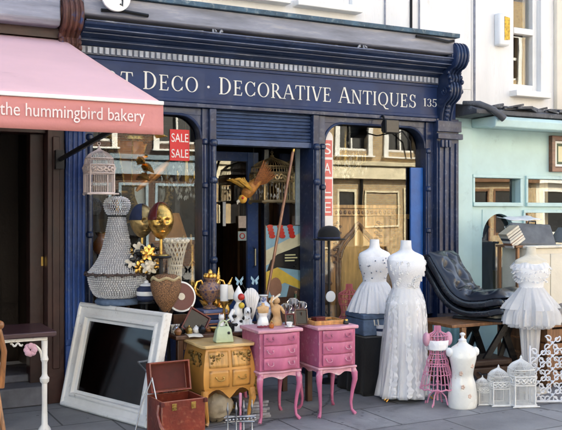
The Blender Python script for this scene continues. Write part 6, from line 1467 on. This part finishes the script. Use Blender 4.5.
# ---------------------------------------------------------------- more stock: on the table behind the figurines, in the windows and the doorway
def candlestick(label, loc, h, m, group='candlesticks on the dark table'):
    return lathething('candlestick', label, 'candlestick', loc, [('stem', [(.04, 0), (.042, .008), (.02, .02), (.01, .04), (.014, h*.35), (.022, h*.45), (.01, h*.55), (.009, h*.85), (.022, h*.9), (.024, h*.95), (.012, h*.96)], m), ('candle', [(.009, h*.962), (.009, h*1.25), (.002, h*1.27)], CHINA)], group, 14)
candlestick('tall brass candlestick with a white candle behind the white corset torso', (3.20, 6.72, TZ), .26, BRASS); candlestick('short brass candlestick with a white candle behind the silver cups', (3.46, 6.74, TZ), .2, BRASS)
lathething('table_lamp', 'brass table lamp with a cream shade behind the paper fan', 'lamp', (3.03, 6.8, TZ), [('lamp_base', [(.05, 0), (.05, .01), (.015, .03), (.03, .1), (.035, .15), (.012, .2), (.01, .26)], BRASS), ('lamp_shade', [(.085, .24), (.05, .36), (.048, .36), (.082, .24)], IVPAP)])
lathething('blue_vase', 'blue and white painted vase behind the tan carved figure', 'vase', (3.34, 6.70, TZ), [('body', [(.04, 0), (.06, .05), (.075, .12), (.06, .18), (.03, .21), (.032, .25)], mat('blue painted china', (.7, .72, .75), .2, var=.08, c2=(.05, .1, .35), c2a=.5, c2sc=22, coat=.5)), ('rim', [(.033, .251), (.045, .262), (.04, .268)], CHINA)])
lathething('green_bottle', 'dark green glass bottle near the door end of the dark table', 'bottle', (3.62, 6.62, TZ), [('body', [(.035, 0), (.038, .01), (.038, .15), (.014, .2), (.013, .27)], mat('dark green bottle glass', (.02, .09, .03), .06, trans=.6, var=.1, bump=0)), ('cork', [(.011, .271), (.012, .295)], WICK)])
t = thing('mantel_clock', 'dark wooden mantel clock with a pale dial behind the black picture frames', 'clock', (3.52, 6.56, TZ), R(-5))
b = MB(); b.prism([(-.1, 0), (.1, 0), (.1, .02), (.085, .025), (.085, .12)]+[(.085*cos(R(a)), .12+.085*sin(R(a))) for a in range(10, 180, 10)]+[(-.085, .12), (-.085, .025), (-.1, .02)], -.045, .045, 'xz'); b.build('case', DWOOD, t, .004)
b = MB(); b.M = Matrix.Translation((0, -.046, .12)) @ Matrix.Rotation(R(90), 4, 'X'); b.lathe([(.055, 0), (.058, .004), (.05, .006)], n=28); b.build('dial', IVPAP, t)
b = MB(); b.tube([(0, -.055, .12), (0, -.055, .158)], .003, 5); b.tube([(0, -.055, .12), (.022, -.055, .11)], .003, 5); b.build('hand', BLKEN, t)
t = thing('plate_stack', 'stack of white plates at the back of the dark table by the urn', 'plates', (2.86, 6.8, TZ))
for k in range(5): MB().lathe([(.05, .0+k*.012), (.085, .012+k*.012), (.086, .016+k*.012), (.05, .006+k*.012)], n=24).build('plate', CHINA, t)
t = thing('gilt_leaf_spray', 'spray of gilt metal leaves rising behind the dark urn', 'ornament', (on(216, 6.86), 6.86, TZ))
b = MB()
for k in range(12):
    a = -1.1+2.2*k/11; L_ = .3+.12*sin(k*2.3); pts = [(sin(a)*L_*.6*i/6, .02*sin(k), .1+cos(a)*L_*i/6) for i in range(7)]
    b.tube(pts, [.004, .006, .018, .024, .022, .014, .002], 6)
b.lathe([(.05, 0), (.045, .02), (.02, .05), (.03, .1), (.02, .14)], n=14); b.build('leaves', GOLD, t)
# left window
t = thing('candelabra', 'gilt five branch candelabra on the left window shelf', 'candelabra', (W(192, 250, 7.78).x, 7.78, .58))
MB().lathe([(.08, 0), (.075, .02), (.02, .05), (.025, .3), (.04, .36), (.018, .42), (.015, .75)], n=16).build('stem', GOLD, t)
for k in range(5):
    a = 2*pi*k/5; r = .15
    b = MB(); b.tube([(0, 0, .6), (.08*cos(a), .08*sin(a), .52), (r*cos(a), r*sin(a), .58), (r*cos(a), r*sin(a), .68)], .008, 6); b.lathe([(.01, .67), (.028, .69), (.028, .70)], (r*cos(a), r*sin(a), 0), 12); br = b.build('branch', GOLD, t)
    b = MB(); b.lathe([(.011, .701), (.011, .84), (.002, .85)], (r*cos(a), r*sin(a), 0), 10); b.build('candle', mat('amber candle wax', (.7, .42, .16), .5) if k == 0 else bpy.data.materials['amber candle wax'], br)
t = thing('urn_lamp', 'tall urn lamp with an orange fabric shade inside the left window', 'lamp', (W(168, 200, 7.95).x, 7.95, .58))
MB().lathe([(.1, 0), (.1, .02), (.04, .06), (.1, .2), (.12, .34), (.06, .48), (.03, .6), (.012, .62), (.012, .8)], n=22).build('lamp_base', URNM, t); MB().lathe([(.2, .78), (.11, 1.06), (.107, 1.06), (.196, .78)], n=30).build('lamp_shade', mat('orange lamp fabric', (.6, .26, .08), .8, bump=.3), t)
def chand(label, loc, s, top):
    t = thing('crystal_chandelier', label, 'chandelier', loc); t.scale = (1, 1, 1)
    b = MB(); b.tube([(.0, 0, .1*s), (0, 0, top-loc[2])], .004, 5); b.lathe([(.02*s, -.05*s), (.05*s, .05*s), (.02*s, .3*s), (.05*s, .4*s), (.01*s, .5*s)], n=14)
    for k in range(8):
        a = pi*k/4; b.tube([(0, 0, .02*s), (.12*s*cos(a), .12*s*sin(a), -.06*s), (.24*s*cos(a), .24*s*sin(a), .04*s), (.24*s*cos(a), .24*s*sin(a), .12*s)], .008*s, 6)
    b.build('frame', BRASS, t)
    b = MB()
    for k in range(90):
        a = rnd(0, 2*pi); r = rnd(.05, .26)*s; b.octa((r*cos(a), r*sin(a), rnd(-.2, .35)*s*(1-r/(.35*s))-.03), .013*s, .03*s)
    b.build('crystal_drop', CRYST, t)
chand('brass and crystal chandelier hanging inside the left window near the sale sign', (W(186, 190, 8.1).x, 8.1, 1.95), .9, 2.71); chand('smaller crystal chandelier hanging behind the thin white pole', (W(303, 180, 8.2).x, 8.2, 1.9), .7, 2.71)
chand('large crystal chandelier hanging inside the right window above the carved cabinet', (5.25, 8.4, 2.2), 1.0, 2.71)
# small mixed trinkets
t = thing('cat_figurine', 'white china cat sitting on the dark table between the urn and the clown', 'figurine', (2.86, 6.52, TZ), R(-20))
b = MB(); b.body([(0, .035, .04, 0, .005), (.03, .038, .045, 0, .005), (.07, .026, .028, 0, -.006), (.09, .018, .018, 0, -.012), (.115, .026, .024, 0, -.018), (.135, .018, .018, 0, -.018), (.142, .004, .004, 0, -.018)], 16, 4); b.build('body', CHINA, t)
for sx in (-1, 1): MB().lathe([(.009, 0), (.0005, .02)], (sx*.015, -.016, .132), 8).build('ear', CHINA, t)
MB().tube([(.02, .045, .01), (.055, .03, .012), (.06, -.01, .012), (.045, -.03, .012)], .008, 8).build('tail', BLKEN, t)
lathething('brass_bowl', 'shallow brass bowl on the dark table beside the banded cases', 'bowl', (2.80, 6.52, TZ), [('bowl', [(.02, 0), (.03, .005), (.055, .035), (.05, .035), (.025, .01)], BRASS)])
lathething('perfume_bottle', 'tiny amber perfume bottle in front of the white corset torso', 'bottle', (3.06, 5.99, C1), [('flask', [(.014, 0), (.02, .01), (.02, .03), (.006, .042)], AMBER), ('stopper', [(.006, .0425), (.01, .052), (.002, .062)], GOLD)])
lathething('inkwell', 'small glass inkwell with a brass lid on the second pink cabinet', 'inkwell', (3.735-.02, 5.93, C1), [('well', [(.022, 0), (.024, .01), (.018, .03)], BLKEN), ('lid', [(.019, .031), (.016, .04), (.002, .046)], BRASS)])
t = thing('jewellery_box', 'dark red jewellery box in the wooden tray', 'box', (3.54, 6.08, C1+.0125), R(12)); MB().box(-.05, .05, -.035, .035, 0, .03).build('body', MAROON, t, .003); MB().box(-.052, .052, -.037, .037, .031, .042).build('lid', MAROON, t, .003)
t = thing('hand_mirror', 'gilt hand mirror lying in the wooden tray', 'mirror', (3.64, 6.05, C1+.016), R(35)); b = MB(); b.prism([(.035*cos(2*pi*k/20), .045*sin(2*pi*k/20)) for k in range(20)], 0, .008, 'xy'); b.tube([(0, -.045, .004), (0, -.12, .004)], .006, 6); b.build('frame', GOLD, t); MB().prism([(.028*cos(2*pi*k/20), .037*sin(2*pi*k/20)) for k in range(20)], .008, .01, 'xy').build('mirror_glass', MIRR, t)
t = thing('teacup', 'white teacup and saucer at the front of the first pink cabinet', 'cup', (3.21, 5.97, C1)); MB().lathe([(.02, 0), (.042, .008), (.043, .011), (.02, .004)], n=20).build('saucer', CHINA, t); MB().lathe([(.012, .006), (.022, .018), (.028, .042), (.026, .042), (.02, .02)], n=20).build('cup', CHINA, t)
t = thing('sheet_music', 'yellowed loose papers hanging over the table edge beside the framed slate', 'paper', (2.58, 6.44, TZ+.003), R(-6)); MB().surf(lambda u, v: (-.06+.12*u, -.08+.14*v, .003*sin(u*6)-.03*max(0, .35-v)), 8, 10).build('sheet', IVPAP, t, solid=.002)
# ================================================================ light, sky, camera
AZ_, EL_ = R(25), R(40)
w = bpy.data.worlds.new('World'); SC.world = w; w.use_nodes = True
nt = w.node_tree; bg = nt.nodes['Background']; sk = nt.nodes.new('ShaderNodeTexSky'); sk.sky_type = 'NISHITA'; sk.sun_disc = False
sk.sun_elevation = EL_; sk.sun_rotation = AZ_; sk.air_density = .6; sk.dust_density = 4.0; sk.ozone_density = 1.0; sk.altitude = 0
nt.links.new(sk.outputs[0], bg.inputs[0]); bg.inputs[1].default_value = .15
sd = Vector((sin(AZ_)*cos(EL_), cos(AZ_)*cos(EL_), sin(EL_)))
ld = bpy.data.lights.new('sun', 'SUN'); ld.energy = 5; ld.angle = R(.5); ld.color = (1, .94, .85)
lo = bpy.data.objects.new('sun', ld); COL.objects.link(lo); lo.rotation_euler = (-sd).to_track_quat('-Z', 'Y').to_euler(); lo.location = (0, 20, 30)
cd = bpy.data.cameras.new('camera'); cd.sensor_width = 36; cd.lens = F/562*36; cd.clip_end = 800; cd.clip_start = .05
cd.shift_y = -(3/562)
co = bpy.data.objects.new('camera', cd); COL.objects.link(co); co.location = (0, 0, EYE); co.rotation_euler = (R(90), 0, R(-YAW)); SC.camera = co
SC.view_settings.view_transform = 'Standard'; SC.view_settings.look = 'None'; SC.view_settings.gamma = 1; SC.view_settings.use_curve_mapping = False
SC.view_settings.exposure = 2.65; SC.view_settings.use_white_balance = True; SC.view_settings.white_balance_temperature = 7000; SC.view_settings.white_balance_tint = 3
SC.cycles.use_denoising = True; SC.cycles.max_bounces = 10; SC.cycles.transparent_max_bounces = 16; SC.cycles.diffuse_bounces = 5; SC.cycles.glossy_bounces = 5
SC.cycles.caustics_reflective = False; SC.cycles.caustics_refractive = False
